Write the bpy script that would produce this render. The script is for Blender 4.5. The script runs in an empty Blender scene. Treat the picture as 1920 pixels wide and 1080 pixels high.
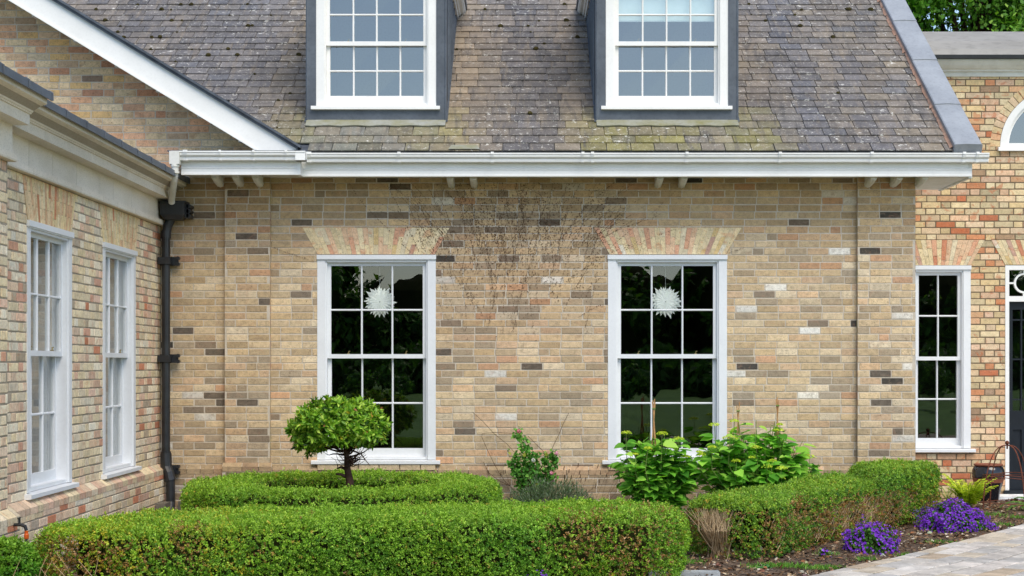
import bpy, math, random
import numpy as np
from mathutils import Vector, Matrix

# ------------------------------------------------------------------ camera, sky, sun, exposure
scene = bpy.context.scene
COL = scene.collection
R = math.radians
cam_d = bpy.data.cameras.new("camera")
cam = bpy.data.objects.new("camera", cam_d); COL.objects.link(cam)
cam.location = (0, -17.2, 1.55); cam.rotation_euler = (R(90), 0, 0)
cam_d.sensor_width = 36; cam_d.lens = 58.05
cam_d.shift_x = -25/1920; cam_d.shift_y = 145/1920
cam_d.clip_start = 0.1; cam_d.clip_end = 2000
scene.camera = cam

SUN_EL, SUN_AZ = R(54), R(156)          # azimuth clockwise from +Y
world = bpy.data.worlds.new("World"); scene.world = world
world.use_nodes = True
wn = world.node_tree; wn.nodes.clear()
sky = wn.nodes.new('ShaderNodeTexSky'); sky.sky_type = 'NISHITA'; sky.sun_disc = False
sky.sun_elevation = SUN_EL; sky.sun_rotation = SUN_AZ
sky.air_density = 1.0; sky.dust_density = 1.0; sky.ozone_density = 1.0
bg = wn.nodes.new('ShaderNodeBackground'); bg.inputs['Strength'].default_value = 0.12
wo = wn.nodes.new('ShaderNodeOutputWorld')
wn.links.new(sky.outputs[0], bg.inputs[0]); wn.links.new(bg.outputs[0], wo.inputs[0])
sun_d = bpy.data.lights.new("sun", 'SUN'); sun_d.energy = 1.5; sun_d.angle = R(38)
sun_d.color = (1.0, 0.91, 0.76)
sun = bpy.data.objects.new("sun", sun_d); COL.objects.link(sun)
sd = Vector((math.sin(SUN_AZ)*math.cos(SUN_EL), math.cos(SUN_AZ)*math.cos(SUN_EL), math.sin(SUN_EL)))
sun.rotation_euler = sd.to_track_quat('Z', 'Y').to_euler()
sun.location = (6, -20, 20)
scene.view_settings.view_transform = 'Standard'; scene.view_settings.look = 'None'
scene.view_settings.gamma = 1; scene.view_settings.exposure = 1.0

# ------------------------------------------------------------------ helpers
def lin(c):
    if isinstance(c, str):
        c = tuple(int(c[i:i+2], 16) for i in (0, 2, 4))
    return tuple(((x/255)/12.92 if x/255 <= 0.04045 else ((x/255+0.055)/1.055)**2.4) for x in c[:3])

def tag(o, label=None, cat=None, group=None, kind=None):
    if label: o['label'] = label
    if cat: o['category'] = cat
    if group: o['group'] = group
    if kind: o['kind'] = kind
    return o

def empty(name, loc, label=None, cat=None, group=None):
    o = bpy.data.objects.new(name, None); COL.objects.link(o)
    o.location = loc; o.empty_display_size = 0.2
    return tag(o, label, cat, group)

def link(name, me, parent=None):
    o = bpy.data.objects.new(name, me); COL.objects.link(o)
    if parent is not None:
        o.parent = parent
        o.matrix_parent_inverse = Matrix.Translation(-world_loc(parent))
    return o

def world_loc(o):
    # every parent here only carries a translation
    l = Vector(o.location)
    if o.parent is not None:
        l = l + world_loc(o.parent) + o.matrix_parent_inverse.translation
    return l

class MB:
    def __init__(s): s.v = []; s.f = []; s.c = []; s.m = []
    def add(s, vs, fs, col=(1, 1, 1), mi=0):
        b = len(s.v); s.v.extend(vs)
        for f in fs:
            s.f.append([i+b for i in f]); s.c.append(col); s.m.append(mi)
    def box(s, x0, x1, y0, y1, z0, z1, col=(1, 1, 1), mi=0, T=None):
        vs = [(x0, y0, z0), (x1, y0, z0), (x1, y1, z0), (x0, y1, z0), (x0, y0, z1), (x1, y0, z1), (x1, y1, z1), (x0, y1, z1)]
        if T: vs = [T(*p) for p in vs]
        s.add(vs, [(0, 3, 2, 1), (4, 5, 6, 7), (0, 1, 5, 4), (1, 2, 6, 5), (2, 3, 7, 6), (3, 0, 4, 7)], col, mi)
    def bbox(s, x0, x1, y0, y1, z0, z1, b=0.004, col=(1, 1, 1), mi=0, T=None):
        """box with bevelled long edges on its y0 face (front) - cheap chamfer"""
        def rect(y, i): return [(x0+i, y, z0+i), (x1-i, y, z0+i), (x1-i, y, z1-i), (x0+i, y, z1-i)]
        vs = rect(y1, 0)+rect(y0+b, 0)+rect(y0, b)
        if T: vs = [T(*p) for p in vs]
        fs = [(3, 2, 1, 0), (8, 9, 10, 11)]
        for a in (0, 4):
            for k in range(4):
                k2 = (k+1) % 4
                fs.append((a+k, a+k2, a+4+k2, a+4+k))
        s.add(vs, fs, col, mi)
    def prism(s, prof, a0, a1, T, col=(1, 1, 1), mi=0, cap=True):
        """profile (p,q) swept along a; T(a,p,q)->world"""
        n = len(prof)
        vs = [T(a0, p, q) for p, q in prof]+[T(a1, p, q) for p, q in prof]
        fs = [(i, (i+1) % n, n+(i+1) % n, n+i) for i in range(n)]
        if cap: fs += [tuple(range(n-1, -1, -1)), tuple(range(n, 2*n))]
        s.add(vs, fs, col, mi)
    def tube(s, path, r, n=6, col=(1, 1, 1), mi=0):
        path = [Vector(p) for p in path]; N = len(path)
        rs = r if isinstance(r, (list, tuple)) else [r]*N
        vs = []; prev = None
        for i, p in enumerate(path):
            t = (path[min(i+1, N-1)]-path[max(i-1, 0)])
            if t.length < 1e-9: t = Vector((0, 0, 1))
            t.normalize()
            if prev is None:
                a = Vector((0, 0, 1)) if abs(t.z) < 0.9 else Vector((1, 0, 0))
                x = t.cross(a).normalized()
            else:
                x = (prev-t*prev.dot(t)); x = x.normalized() if x.length > 1e-6 else t.orthogonal().normalized()
            prev = x; y = t.cross(x)
            for k in range(n):
                a = 2*math.pi*k/n
                vs.append(tuple(p+(x*math.cos(a)+y*math.sin(a))*rs[i]))
        fs = []
        for i in range(N-1):
            for k in range(n):
                k2 = (k+1) % n
                fs.append((i*n+k, i*n+k2, (i+1)*n+k2, (i+1)*n+k))
        fs.append(tuple(range(n-1, -1, -1))); fs.append(tuple((N-1)*n+k for k in range(n)))
        s.add(vs, fs, col, mi)
    def lathe(s, prof, c, n=28, col=(1, 1, 1), mi=0):
        vs = []; m = len(prof)
        for k in range(n):
            a = 2*math.pi*k/n
            for r, z in prof: vs.append((c[0]+r*math.cos(a), c[1]+r*math.sin(a), c[2]+z))
        fs = []
        for k in range(n):
            k2 = (k+1) % n
            for j in range(m-1):
                fs.append((k*m+j, k2*m+j, k2*m+j+1, k*m+j+1))
        s.add(vs, fs, col, mi)
    def build(s, name, mats, parent=None, smooth=False):
        me = bpy.data.meshes.new(name)
        me.from_pydata(s.v, [], s.f)
        if not isinstance(mats, (list, tuple)): mats = [mats]
        for m in mats: me.materials.append(m)
        me.polygons.foreach_set('material_index', s.m)
        at = me.attributes.new('Col', 'FLOAT_COLOR', 'FACE')
        arr = np.ones((len(s.f), 4), dtype=np.float32); arr[:, :3] = np.array(s.c, dtype=np.float32)
        at.data.foreach_set('color', arr.ravel())
        if smooth: me.polygons.foreach_set('use_smooth', [True]*len(s.f))
        me.validate(); me.update()
        return link(name, me, parent)

# ---- numpy leaf clouds
LEAF_RHOMB = (np.array([(0, 0, 0), (.5, .32, .06), (1, 0, 0), (.5, -.32, .06)]), [(0, 3, 2, 1)])
LEAF_LONG = (np.array([(0, 0, 0), (.3, .17, .07), (.7, .15, .05), (1, 0, -.06), (.7, -.15, .05), (.3, -.17, .07), (.5, 0, -.01)]),
             [(0, 6, 1, 1), (1, 6, 2, 2), (6, 3, 2, 2), (0, 5, 6, 6), (5, 4, 6, 6), (4, 3, 6, 6)])
LEAF_HEART = (np.array([(0, 0, 0), (.08, .3, .07), (.4, .4, .08), (.78, .22, .02), (1.05, 0, -.12), (.78, -.22, .02), (.4, -.4, .08), (.08, -.3, .07), (.45, 0, -.02)]),
              [(0, 8, 1, 1), (1, 8, 2, 2), (2, 8, 3, 3), (3, 8, 4, 4), (4, 8, 5, 5), (5, 8, 6, 6), (6, 8, 7, 7), (7, 8, 0, 0)])
def leafcloud(name, pos, d, n, size, cols, mat, parent=None, tmpl=LEAF_RHOMB, smooth=False):
    tv, tf = tmpl
    pos = np.asarray(pos, float); d = np.asarray(d, float); n = np.asarray(n, float)
    N = len(pos); size = np.broadcast_to(np.asarray(size, float), (N,))
    d = d/np.maximum(np.linalg.norm(d, axis=1, keepdims=True), 1e-6)
    s = np.cross(n, d); s /= np.maximum(np.linalg.norm(s, axis=1, keepdims=True), 1e-6)
    nn = np.cross(d, s)
    V = (pos[:, None, :]+size[:, None, None]*(tv[None, :, 0:1]*d[:, None, :]+tv[None, :, 1:2]*s[:, None, :]+tv[None, :, 2:3]*nn[:, None, :]))
    k = len(tv)
    loops = []; ls = []; 
    tfl = [tuple(dict.fromkeys(f)) for f in tf]
    per = np.concatenate([np.array(f) for f in tfl]); lens = np.array([len(f) for f in tfl])
    idx = (np.arange(N)[:, None]*k+per[None, :]).ravel()
    tot = np.tile(lens, N); start = np.concatenate([[0], np.cumsum(tot)[:-1]])
    me = bpy.data.meshes.new(name)
    me.vertices.add(N*k); me.vertices.foreach_set('co', V.astype(np.float32).ravel())
    me.loops.add(len(idx)); me.loops.foreach_set('vertex_index', idx.astype(np.int32))
    me.polygons.add(len(tot)); me.polygons.foreach_set('loop_start', start.astype(np.int32)); me.polygons.foreach_set('loop_total', tot.astype(np.int32))
    me.update(calc_edges=True)
    at = me.attributes.new('Col', 'FLOAT_COLOR', 'FACE')
    c = np.ones((N, 4), np.float32); c[:, :3] = cols
    at.data.foreach_set('color', np.repeat(c, len(tfl), axis=0).ravel())
    me.materials.append(mat)
    if smooth: me.polygons.foreach_set('use_smooth', np.ones(len(tot), bool))
    return link(name, me, parent)

def unit(rng, N):
    v = rng.normal(size=(N, 3)); return v/np.linalg.norm(v, axis=1, keepdims=True)
def wob(p, f, seed=0):
    """smooth pseudo noise about -1..1"""
    x, y, z = p[:, 0]*f, p[:, 1]*f, p[:, 2]*f
    s = seed*1.7
    return (np.sin(x*1.3+y*2.1+s)+np.sin(y*1.7-z*2.3+2*s+1)+np.sin(z*1.9+x*2.7+s*3)+np.sin(x*3.1-y*2.9+z*1.1+s*.5))/2.6
def pick(rng, N, pal):
    w = np.array([p[0] for p in pal], float); w /= w.sum()
    cs = np.array([lin(p[1]) for p in pal])
    i = rng.choice(len(pal), N, p=w)
    c = cs[i]*rng.uniform(.8, 1.2, (N, 1))
    return np.clip(c, 0, 1)

# ------------------------------------------------------------------ materials
def newmat(name):
    m = bpy.data.materials.new(name); m.use_nodes = True
    nt = m.node_tree; nt.nodes.clear()
    out = nt.nodes.new('ShaderNodeOutputMaterial'); b = nt.nodes.new('ShaderNodeBsdfPrincipled')
    nt.links.new(b.outputs[0], out.inputs[0])
    return m, nt, b, out
class N:
    """tiny node helper"""
    def __init__(s, nt): s.nt = nt
    def tex(s, kind='Object'):
        return s.nt.nodes.new('ShaderNodeTexCoord').outputs[kind]
    def noise(s, vec, scale, detail=4, rough=.55, dist=0):
        n = s.nt.nodes.new('ShaderNodeTexNoise'); n.inputs['Scale'].default_value = scale
        n.inputs['Detail'].default_value = detail; n.inputs['Roughness'].default_value = rough; n.inputs['Distortion'].default_value = dist
        s.nt.links.new(vec, n.inputs['Vector']); return n.outputs['Fac']
    def vmul(s, vec, t):
        n = s.nt.nodes.new('ShaderNodeVectorMath'); n.operation = 'MULTIPLY'
        s.nt.links.new(vec, n.inputs[0]); n.inputs[1].default_value = t; return n.outputs[0]
    def ramp(s, fac, stops, interp='LINEAR'):
        n = s.nt.nodes.new('ShaderNodeValToRGB'); cr = n.color_ramp; cr.interpolation = interp
        while len(cr.elements) < len(stops): cr.elements.new(0.5)
        for e, (p, c) in zip(cr.elements, stops):
            e.position = p; e.color = (c, c, c, 1) if isinstance(c, (int, float)) else (*c, 1)
        s.nt.links.new(fac, n.inputs[0]); return n.outputs[0]
    def mix(s, fac, a, b, mode='MIX'):
        n = s.nt.nodes.new('ShaderNodeMix'); n.data_type = 'RGBA'; n.blend_type = mode
        for i, x in ((0, fac), (6, a), (7, b)):
            if isinstance(x, (int, float)): n.inputs[i].default_value = x if i == 0 else (x, x, x, 1)
            elif isinstance(x, tuple): n.inputs[i].default_value = (*x, 1)
            else: s.nt.links.new(x, n.inputs[i])
        return n.outputs[2]
    def math(s, op, a, b=0.0):
        n = s.nt.nodes.new('ShaderNodeMath'); n.operation = op
        for i, x in ((0, a), (1, b)):
            if isinstance(x, (int, float)): n.inputs[i].default_value = x
            else: s.nt.links.new(x, n.inputs[i])
        return n.outputs[0]
    def attr(s, name='Col'):
        n = s.nt.nodes.new('ShaderNodeAttribute'); n.attribute_name = name; return n.outputs['Color']
    def bump(s, h, b, strength=.4, dist=.01):
        n = s.nt.nodes.new('ShaderNodeBump'); n.inputs['Strength'].default_value = strength; n.inputs['Distance'].default_value = dist
        s.nt.links.new(h, n.inputs['Height']); s.nt.links.new(n.outputs[0], b.inputs['Normal'])

def mat_brick(name, blotch=None, blotch_amt=0.0, dirt=.25, mott=.4):
    m, nt, b, o = newmat(name); n = N(nt); v = n.tex()
    c = n.attr()
    a = n.noise(v, 19, 7, .75); c = n.mix(1, c, n.ramp(a, [(.30, .70), (.5, 1.0), (.70, 1.2)]), 'MULTIPLY')
    if blotch:
        q = n.noise(v, 9.5, 3, .6, .8); f = n.ramp(q, [(.56, 0.0), (.66, blotch_amt)])
        c = n.mix(f, c, blotch)
    sp = n.noise(v, 75, 3, .6); c = n.mix(n.ramp(sp, [(.30, .8), (.41, 0.0)]), c, n.mix(1, c, .35, 'MULTIPLY'))
    ps = n.noise(v, 33, 4, .7); c = n.mix(n.ramp(ps, [(.62, 0.0), (.72, .4)]), c, lin('d8c8b0'))
    gm = n.noise(n.vmul(v, (1, 1, 1.8)), 13, 4, .65, 1.2); c = n.mix(n.ramp(gm, [(.51, 0.0), (.66, mott)]), c, lin('8c7c69'))
    big = n.noise(v, .9, 5, .6); c = n.mix(n.ramp(big, [(.4, 0.0), (.75, dirt)]), c, lin('6f6250'))
    nt.links.new(c, b.inputs['Base Color']); b.inputs['Roughness'].default_value = .92; b.inputs['Specular IOR Level'].default_value = .15
    h = n.mix(.5, a, sp); n.bump(h, b, .8, .008)
    return m
def mat_noise(name, c1, c2, scale=6, rough=.6, bump=.1, spec=.3, fine=60, stretch=None, metallic=0, use_attr=False, fs=.35):
    m, nt, b, o = newmat(name); n = N(nt); v = n.tex()
    if stretch: v = n.vmul(v, stretch)
    a = n.noise(v, scale, 6, .6)
    c = n.ramp(a, [(.3, lin(c1)), (.7, lin(c2))])
    if use_attr: c = n.mix(1, n.attr(), c, 'MULTIPLY')
    f = n.noise(v, fine, 3, .6)
    c = n.mix(n.ramp(f, [(.35, fs), (.5, 0.0)]), c, n.mix(1, c, .6, 'MULTIPLY'))
    nt.links.new(c, b.inputs['Base Color']); b.inputs['Roughness'].default_value = rough; b.inputs['Specular IOR Level'].default_value = spec
    b.inputs['Metallic'].default_value = metallic
    if bump: n.bump(n.mix(.5, a, f), b, bump, .01)
    return m
def mat_leaf(name, trans=.3, rough=.45, spec=.35):
    m, nt, b, o = newmat(name); n = N(nt)
    c = n.attr()
    nt.links.new(c, b.inputs['Base Color']); b.inputs['Roughness'].default_value = rough; b.inputs['Specular IOR Level'].default_value = spec
    t = nt.nodes.new('ShaderNodeBsdfTranslucent'); nt.links.new(n.mix(1, c, (1.25, 1.35, .6), 'MULTIPLY'), t.inputs[0])
    mx = nt.nodes.new('ShaderNodeMixShader'); mx.inputs[0].default_value = trans
    nt.links.new(b.outputs[0], mx.inputs[1]); nt.links.new(t.outputs[0], mx.inputs[2]); nt.links.new(mx.outputs[0], o.inputs[0])
    return m
def mat_slate(name):
    m, nt, b, o = newmat(name); n = N(nt); v = n.tex()
    c = n.attr(); a = n.noise(v, 9, 6, .7)
    c = n.mix(1, c, n.ramp(a, [(.25, .62), (.5, 1.0), (.75, 1.3)]), 'MULTIPLY')
    st = n.noise(n.vmul(v, (5, .7, .7)), 3, 4, .6); c = n.mix(n.ramp(st, [(.52, 0.0), (.7, .45)]), c, lin('8a7c68'))
    st2 = n.noise(n.vmul(v, (4, .6, .6)), 2.1, 4, .6, 1); c = n.mix(n.ramp(st2, [(.53, 0.0), (.68, .68)]), c, lin('4c4a49'))
    li = n.noise(v, 17, 6, .8, .6); big = n.noise(v, 1.4, 3, .5)
    lf = n.math('MULTIPLY', n.ramp(li, [(.585, 0.0), (.635, .9)]), n.ramp(big, [(.38, .3), (.58, 1.0)]))
    c = n.mix(lf, c, lin('e3e1d8'))
    l2 = n.noise(v, 48, 3, .7); c = n.mix(n.ramp(l2, [(.61, 0.0), (.66, .75)]), c, lin('b9b3a4'))
    nt.links.new(c, b.inputs['Base Color']); b.inputs['Roughness'].default_value = .62; b.inputs['Specular IOR Level'].default_value = .3
    n.bump(n.mix(.5, a, li), b, .45, .006)
    return m
def mat_glass(name, ior=1.75, tint=(.8, .86, .85)):
    m, nt, b, o = newmat(name); n = N(nt); v = n.tex()
    nt.nodes.remove(b)
    gl = nt.nodes.new('ShaderNodeBsdfGlossy'); gl.inputs['Roughness'].default_value = .0; gl.inputs[0].default_value = (.97, 1, 1, 1)
    tr = nt.nodes.new('ShaderNodeBsdfTransparent'); tr.inputs[0].default_value = (*tint, 1)
    geo = nt.nodes.new('ShaderNodeNewGeometry'); dt = nt.nodes.new('ShaderNodeVectorMath'); dt.operation = 'DOT_PRODUCT'
    nt.links.new(geo.outputs['Normal'], dt.inputs[0]); nt.links.new(geo.outputs['Incoming'], dt.inputs[1])
    ca = n.math('ABSOLUTE', dt.outputs['Value']); p5 = n.math('POWER', n.math('SUBTRACT', 1.0, ca), 5.0)
    fac = n.math('ADD', n.math('MULTIPLY', p5, 1-ior), ior)
    bp = nt.nodes.new('ShaderNodeBump'); bp.inputs['Strength'].default_value = .06; bp.inputs['Distance'].default_value = .01
    nt.links.new(n.noise(v, 2.2, 2, .5), bp.inputs['Height']); nt.links.new(bp.outputs[0], gl.inputs['Normal'])
    mx = nt.nodes.new('ShaderNodeMixShader'); nt.links.new(fac, mx.inputs[0])
    nt.links.new(tr.outputs[0], mx.inputs[1]); nt.links.new(gl.outputs[0], mx.inputs[2]); nt.links.new(mx.outputs[0], o.inputs[0])
    return m
def mat_ground(name):
    m, nt, b, o = newmat(name); n = N(nt); v = n.tex()
    a = n.noise(v, 26, 8, .75); c = n.ramp(a, [(.3, lin('2e231b')), (.5, lin('5c4938')), (.66, lin('8b745c')), (.8, lin('b7a68e'))])
    g = n.noise(v, 1.3, 4, .6)
    c = n.mix(n.ramp(g, [(.6, 0.0), (.7, .35)]), c, lin('4b4a2c'))
    nt.links.new(c, b.inputs['Base Color']); b.inputs['Roughness'].default_value = .95
    n.bump(a, b, 1.0, .03); return m
def mat_lawn(name):
    m, nt, b, o = newmat(name); n = N(nt); v = n.tex()
    a = n.noise(v, .25, 6, .7); c = n.ramp(a, [(.3, lin('4a6e26')), (.7, lin('6c9038'))])
    nt.links.new(c, b.inputs['Base Color']); b.inputs['Roughness'].default_value = .95
    n.bump(n.noise(v, 30, 3), b, .6, .03); return m

M = {}
M['brick'] = mat_brick('weathered_brick', lin('b08468'), .22, .15)
M['brick_gable'] = mat_brick('gable_brick', lin('a56c48'), .35, .08)
M['brick_wing'] = mat_brick('cream_brick', lin('c88a62'), .35, .02, .12)
M['brick_entrance'] = mat_brick('yellow_brick', lin('bd6a44'), .6, .04, .15)
M['brick_arch'] = mat_brick('rubbed_brick', lin('c8835c'), .45, .0, .12)
M['mortar'] = mat_noise('mortar', 'b8ad9c', 'ccc1b0', 9, .95, .5, .1, 90)
M['mortar_pink'] = mat_noise('pink_mortar', '9c7a68', 'c09c86', 12, .95, .3, .1, 60)
M['mortar_dark'] = mat_noise('dark_mortar', '6a5d4c', '82735e', 9, .95, .5, .1, 90)
M['mortar_wing'] = mat_noise('wing_mortar', '8f8474', 'a99e8d', 9, .95, .5, .1, 90)
M['white'] = mat_noise('white_paint', 'e3e2de', 'edece9', 2.5, .42, 0, .35, 40, fs=.07)
M['frame_white'] = mat_noise('frame_paint', 'd9dbdd', 'e2e4e6', 2.5, .42, 0, .35, 40, fs=.07)
M['white_old'] = mat_noise('weathered_white_paint', 'c9c6bb', 'dddcd6', 4, .5, .03, .3, 20, fs=.15)
M['stone'] = mat_noise('pale_stone', 'd8cebd', 'e6ddcf', 2.2, .85, .1, .2, 40, (1, 1, 2.2), use_attr=True)
M['lead'] = mat_noise('lead_sheet', '8b8f94', 'a0a4a8', 2.6, .48, .12, .5, 30)
M['lead_dark'] = mat_noise('dark_lead_sheet', '444a52', '5a616a', 3.0, .5, .15, .5, 24)
M['lead_roof'] = mat_noise('roof_lead', '85827c', '9d9a94', 1.6, .7, .12, .2, 14, (.6, 1, 1))
M['slate'] = mat_slate('slate')
M['slate_edge'] = mat_noise('slate_edge', '3f444c', '5c636d', 6, .6, .3, .3, 50)
M['iron'] = mat_noise('black_iron', '191a1c', '2a2c2f', 8, .42, .1, .5, 60)
M['glass'] = mat_glass('window_glass', .11, (.93, .95, .94))
M['glass_dormer'] = mat_glass('dormer_glass', .20, (.75, .84, .85))
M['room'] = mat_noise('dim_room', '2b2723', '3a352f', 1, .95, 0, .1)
M['room_pale'] = mat_noise('pale_room', '8a9aa0', '95a5aa', 1, .95, 0, .1)
M['fabric'] = mat_noise('curtain_cloth', 'c4c8cc', 'd2d6d9', 4, .9, .05, .1)
M['paper'] = mat_noise('white_paper', 'e6eae4', 'f6f8f4', 5, .8, .0, .2, fs=0)
M['leaf'] = mat_leaf('box_leaf', .3, .5, .3)
M['leaf_gloss'] = mat_leaf('laurel_leaf', .28, .38, .3)
M['leaf_soft'] = mat_leaf('soft_leaf', .38, .55, .25)
M['petal'] = mat_leaf('petal', .25, .7, .1)
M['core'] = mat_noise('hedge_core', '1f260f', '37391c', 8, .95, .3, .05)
M['bark'] = mat_noise('bark', '3a2b24', '5d473c', 14, .9, .5, .1, 60)
M['twig'] = mat_noise('bare_twig', 'a08866', 'c7b08e', 14, .9, .2, .1, 60)
M['creeper'] = mat_noise('dead_creeper', '33241a', '54402f', 20, .9, .2, .1, 60)
M['cane'] = mat_noise('bamboo', 'a5794d', 'c79a68', 12, .6, .1, .3, 60)
M['mulch'] = mat_ground('bark_mulch')
M['chip'] = mat_noise('bark_chips', 'd0d0d0', 'ffffff', 14, .9, .3, .1, 60, use_attr=True)
M['paving'] = mat_noise('sandstone', 'c4c4c4', 'ffffff', 7, .85, .3, .15, 45, use_attr=True)
M['grout'] = mat_noise('paving_joint', '3a332b', '554b3f', 12, .95, .4, .1)
M['lawn'] = mat_lawn('lawn')
M['gravel'] = mat_noise('gravel', '9a8d78', 'b9ad98', 14, .95, .5, .1, 60)
M['rust'] = mat_noise('rusty_iron', '5a3326', '7d4937', 20, .8, .3, .2, 80)
M['glaze'] = mat_noise('dark_glaze', '0e1116', '1a1d24', 5, .12, .03, .6, 30)
M['terracotta'] = mat_noise('terracotta', '70402c', '8d5540', 9, .6, .2, .3, 50)
M['door'] = mat_noise('door_paint', '12171d', '181e26', 3, .45, .0, .3, 10)
M['orange'] = mat_noise('orange_plastic', 'c9561a', 'd9661f', 6, .4, .0, .4)
M['brass'] = mat_noise('brass', '8a7a52', 'b3a06c', 9, .35, .1, .5, 60, metallic=.8)
M['render'] = mat_noise('cement_base', '57534c', '7d776c', 7, .95, .5, .1, 50)
M['moss'] = mat_noise('moss', '2e2a1a', '4a4426', 30, .95, .5, .1, 90)
M['creeper_pale'] = mat_noise('dead_creeper_bark', '54402f', '7d6450', 20, .9, .2, .1, 60)
# ------------------------------------------------------------------ the house
house = empty('house', (0, 0, 0), 'buff brick country house with grey slate roof, two lead-clad dormers and white sash windows', 'house')

def clip(poly, a, b, c):
    out = []; n = len(poly)
    for i in range(n):
        p, q = poly[i], poly[(i+1) % n]
        dp, dq = a*p[0]+b*p[1]-c, a*q[0]+b*q[1]-c
        if dp <= 0: out.append(p)
        if (dp < 0 < dq) or (dq < 0 < dp):
            t = dp/(dp-dq); out.append((p[0]+t*(q[0]-p[0]), p[1]+t*(q[1]-p[1])))
    return out
def area(p): return .5*sum(p[i][0]*p[(i+1) % len(p)][1]-p[(i+1) % len(p)][0]*p[i][1] for i in range(len(p)))
def edges(h):
    for i in range(len(h)):
        p, q = h[i], h[(i+1) % len(h)]
        a, b = q[1]-p[1], -(q[0]-p[0])      # outward normal for CCW
        yield a, b, a*p[0]+b*p[1]
def subtract(polys, h, tol=2e-5):
    hx0 = min(p[0] for p in h); hx1 = max(p[0] for p in h); hz0 = min(p[1] for p in h); hz1 = max(p[1] for p in h)
    res = []
    for p in polys:
        if min(q[0] for q in p) >= hx1 or max(q[0] for q in p) <= hx0 or min(q[1] for q in p) >= hz1 or max(q[1] for q in p) <= hz0:
            res.append(p); continue
        rest = p
        for a, b, c in edges(h):
            o = clip(rest, -a, -b, -c)
            if len(o) > 2 and abs(area(o)) > tol: res.append(o)
            rest = clip(rest, a, b, c)
            if len(rest) < 3: break
    return res
def rect(u0, u1, z0, z1): return [(u0, z0), (u1, z0), (u1, z1), (u0, z1)]

def add_brick(mb, T, poly, col, rng, full, depth=.011):
    n0 = rng.uniform(-.0015, .0018)
    if full:
        (x0, z0), (x1, z1) = poly[0], poly[2]
        def j(): return rng.uniform(.001, .008)
        a = [j() for _ in range(8)]
        e = [rng.uniform(-.003, .002) for _ in range(4)]
        poly = [(x0+a[0], z0+e[0]), (x1-a[1], z0+e[0]), (x1+e[1], z0+a[2]), (x1+e[1], z1-a[3]), (x1-a[4], z1+e[2]), (x0+a[5], z1+e[2]), (x0+e[3], z1-a[6]), (x0+e[3], z0+a[7])]
    k = len(poly)
    cx = sum(p[0] for p in poly)/k; cz = sum(p[1] for p in poly)/k
    vs = []
    if full:
        hx = max(.02, max(abs(p[0]-cx) for p in poly)); hz = max(.01, max(abs(p[1]-cz) for p in poly))
        ins = .0035
        inner = [(cx+(p[0]-cx)*(1-ins/hx), cz+(p[1]-cz)*(1-ins/hz)) for p in poly]
        vs = [T(u, n0, z) for u, z in inner]+[T(u, n0-.003, z) for u, z in poly]+[T(u, -depth, z) for u, z in poly]
        fs = [tuple(range(k))]
        for r in (0, k):
            for i in range(k): fs.append((r+k+i, r+k+(i+1) % k, r+(i+1) % k, r+i))
    else:
        vs = [T(u, n0, z) for u, z in poly]+[T(u, -depth, z) for u, z in poly]
        fs = [tuple(range(k))]+[(k+i, k+(i+1) % k, (i+1) % k, i) for i in range(k)]
    mb.add(vs, fs, col, 0)

def brick_wall(name, T, region, holes, pal, mats, parent, bond='stretcher', seed=1, zbase=0.0, colf=None, joint=.010, label=None, course=.075, L=.215, extra=None):
    rng = random.Random(seed); mb = MB()
    u0 = min(p[0] for p in region); u1 = max(p[0] for p in region); z0 = min(p[1] for p in region); z1 = max(p[1] for p in region)
    for p in [region]:
        ps = [p]
        for h in holes: ps = subtract(ps, h, 1e-7)
        for q in ps: mb.add([T(u, -.0035, z) for u, z in q], [tuple(range(len(q)))], (1, 1, 1), 1)
    ws = [w for w, c in pal]; cs = [lin(c) for w, c in pal]
    Hd = .1025
    k0 = int(math.floor((z0-zbase)/course)); k1 = int(math.ceil((z1-zbase)/course))
    for k in range(k0, k1):
        za = zbase+k*course+joint/2; zb = zbase+(k+1)*course-joint/2
        if za < z0: za = z0
        if zb > z1: zb = z1
        if zb-za < .012: continue
        x = u0-L*1.5+(0 if k % 2 else (L+joint)/2)+rng.uniform(-.012, .012)
        if bond == 'flemish': x = u0-L*2+(0 if k % 2 else (L+Hd+2*joint)/2)
        i = 0
        while x < u1:
            if bond == 'flemish': w = L if i % 2 == 0 else Hd
            elif bond == 'wide': w = L if rng.random() > .12 else Hd
            else: w = L if rng.random() > .045 else Hd
            w += rng.uniform(-.004, .004)
            bx = [max(x, u0), min(x+w, u1)]
            if bx[1]-bx[0] > .025:
                c = cs[rng.choices(range(len(cs)), ws)[0]]
                f = rng.uniform(.84, 1.14); s = rng.uniform(-.05, .05)
                c = (c[0]*f*(1+s*.5), c[1]*f, c[2]*f*(1-s))
                if colf: c = colf((bx[0]+bx[1])/2, (za+zb)/2, c, rng)
                p0 = rect(bx[0], bx[1], za, zb)
                ps = [p0]
                q = p0
                for a, b, cc in edges(region): q = clip(q, a, b, cc)
                if len(q) >= 3 and area(q) > 2e-4:
                    full = abs(area(q)-area(p0)) < 1e-7
                    ps = [q]
                    for h in holes: ps = subtract(ps, h, 1e-4)
                    if not (len(ps) == 1 and ps[0] is q): full = False
                    if full and abs(sum(area(z) for z in ps)-area(p0)) > 1e-7: full = False
                    for z in ps:
                        # rectangle pieces keep their worn edges
                        add_brick(mb, T, z, c, rng, full or (len(z) == 4 and abs(area(z)-(max(t[0] for t in z)-min(t[0] for t in z))*(max(t[1] for t in z)-min(t[1] for t in z))) < 1e-6 and z[0][1] == min(t[1] for t in z) and z[0][0] == min(t[0] for t in z) and area(z) > .001))
            x += w+joint; i += 1
    if extra: extra(mb, rng)
    o = mb.build(name, mats, parent)
    if label: o['label'] = label
    return o

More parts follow.
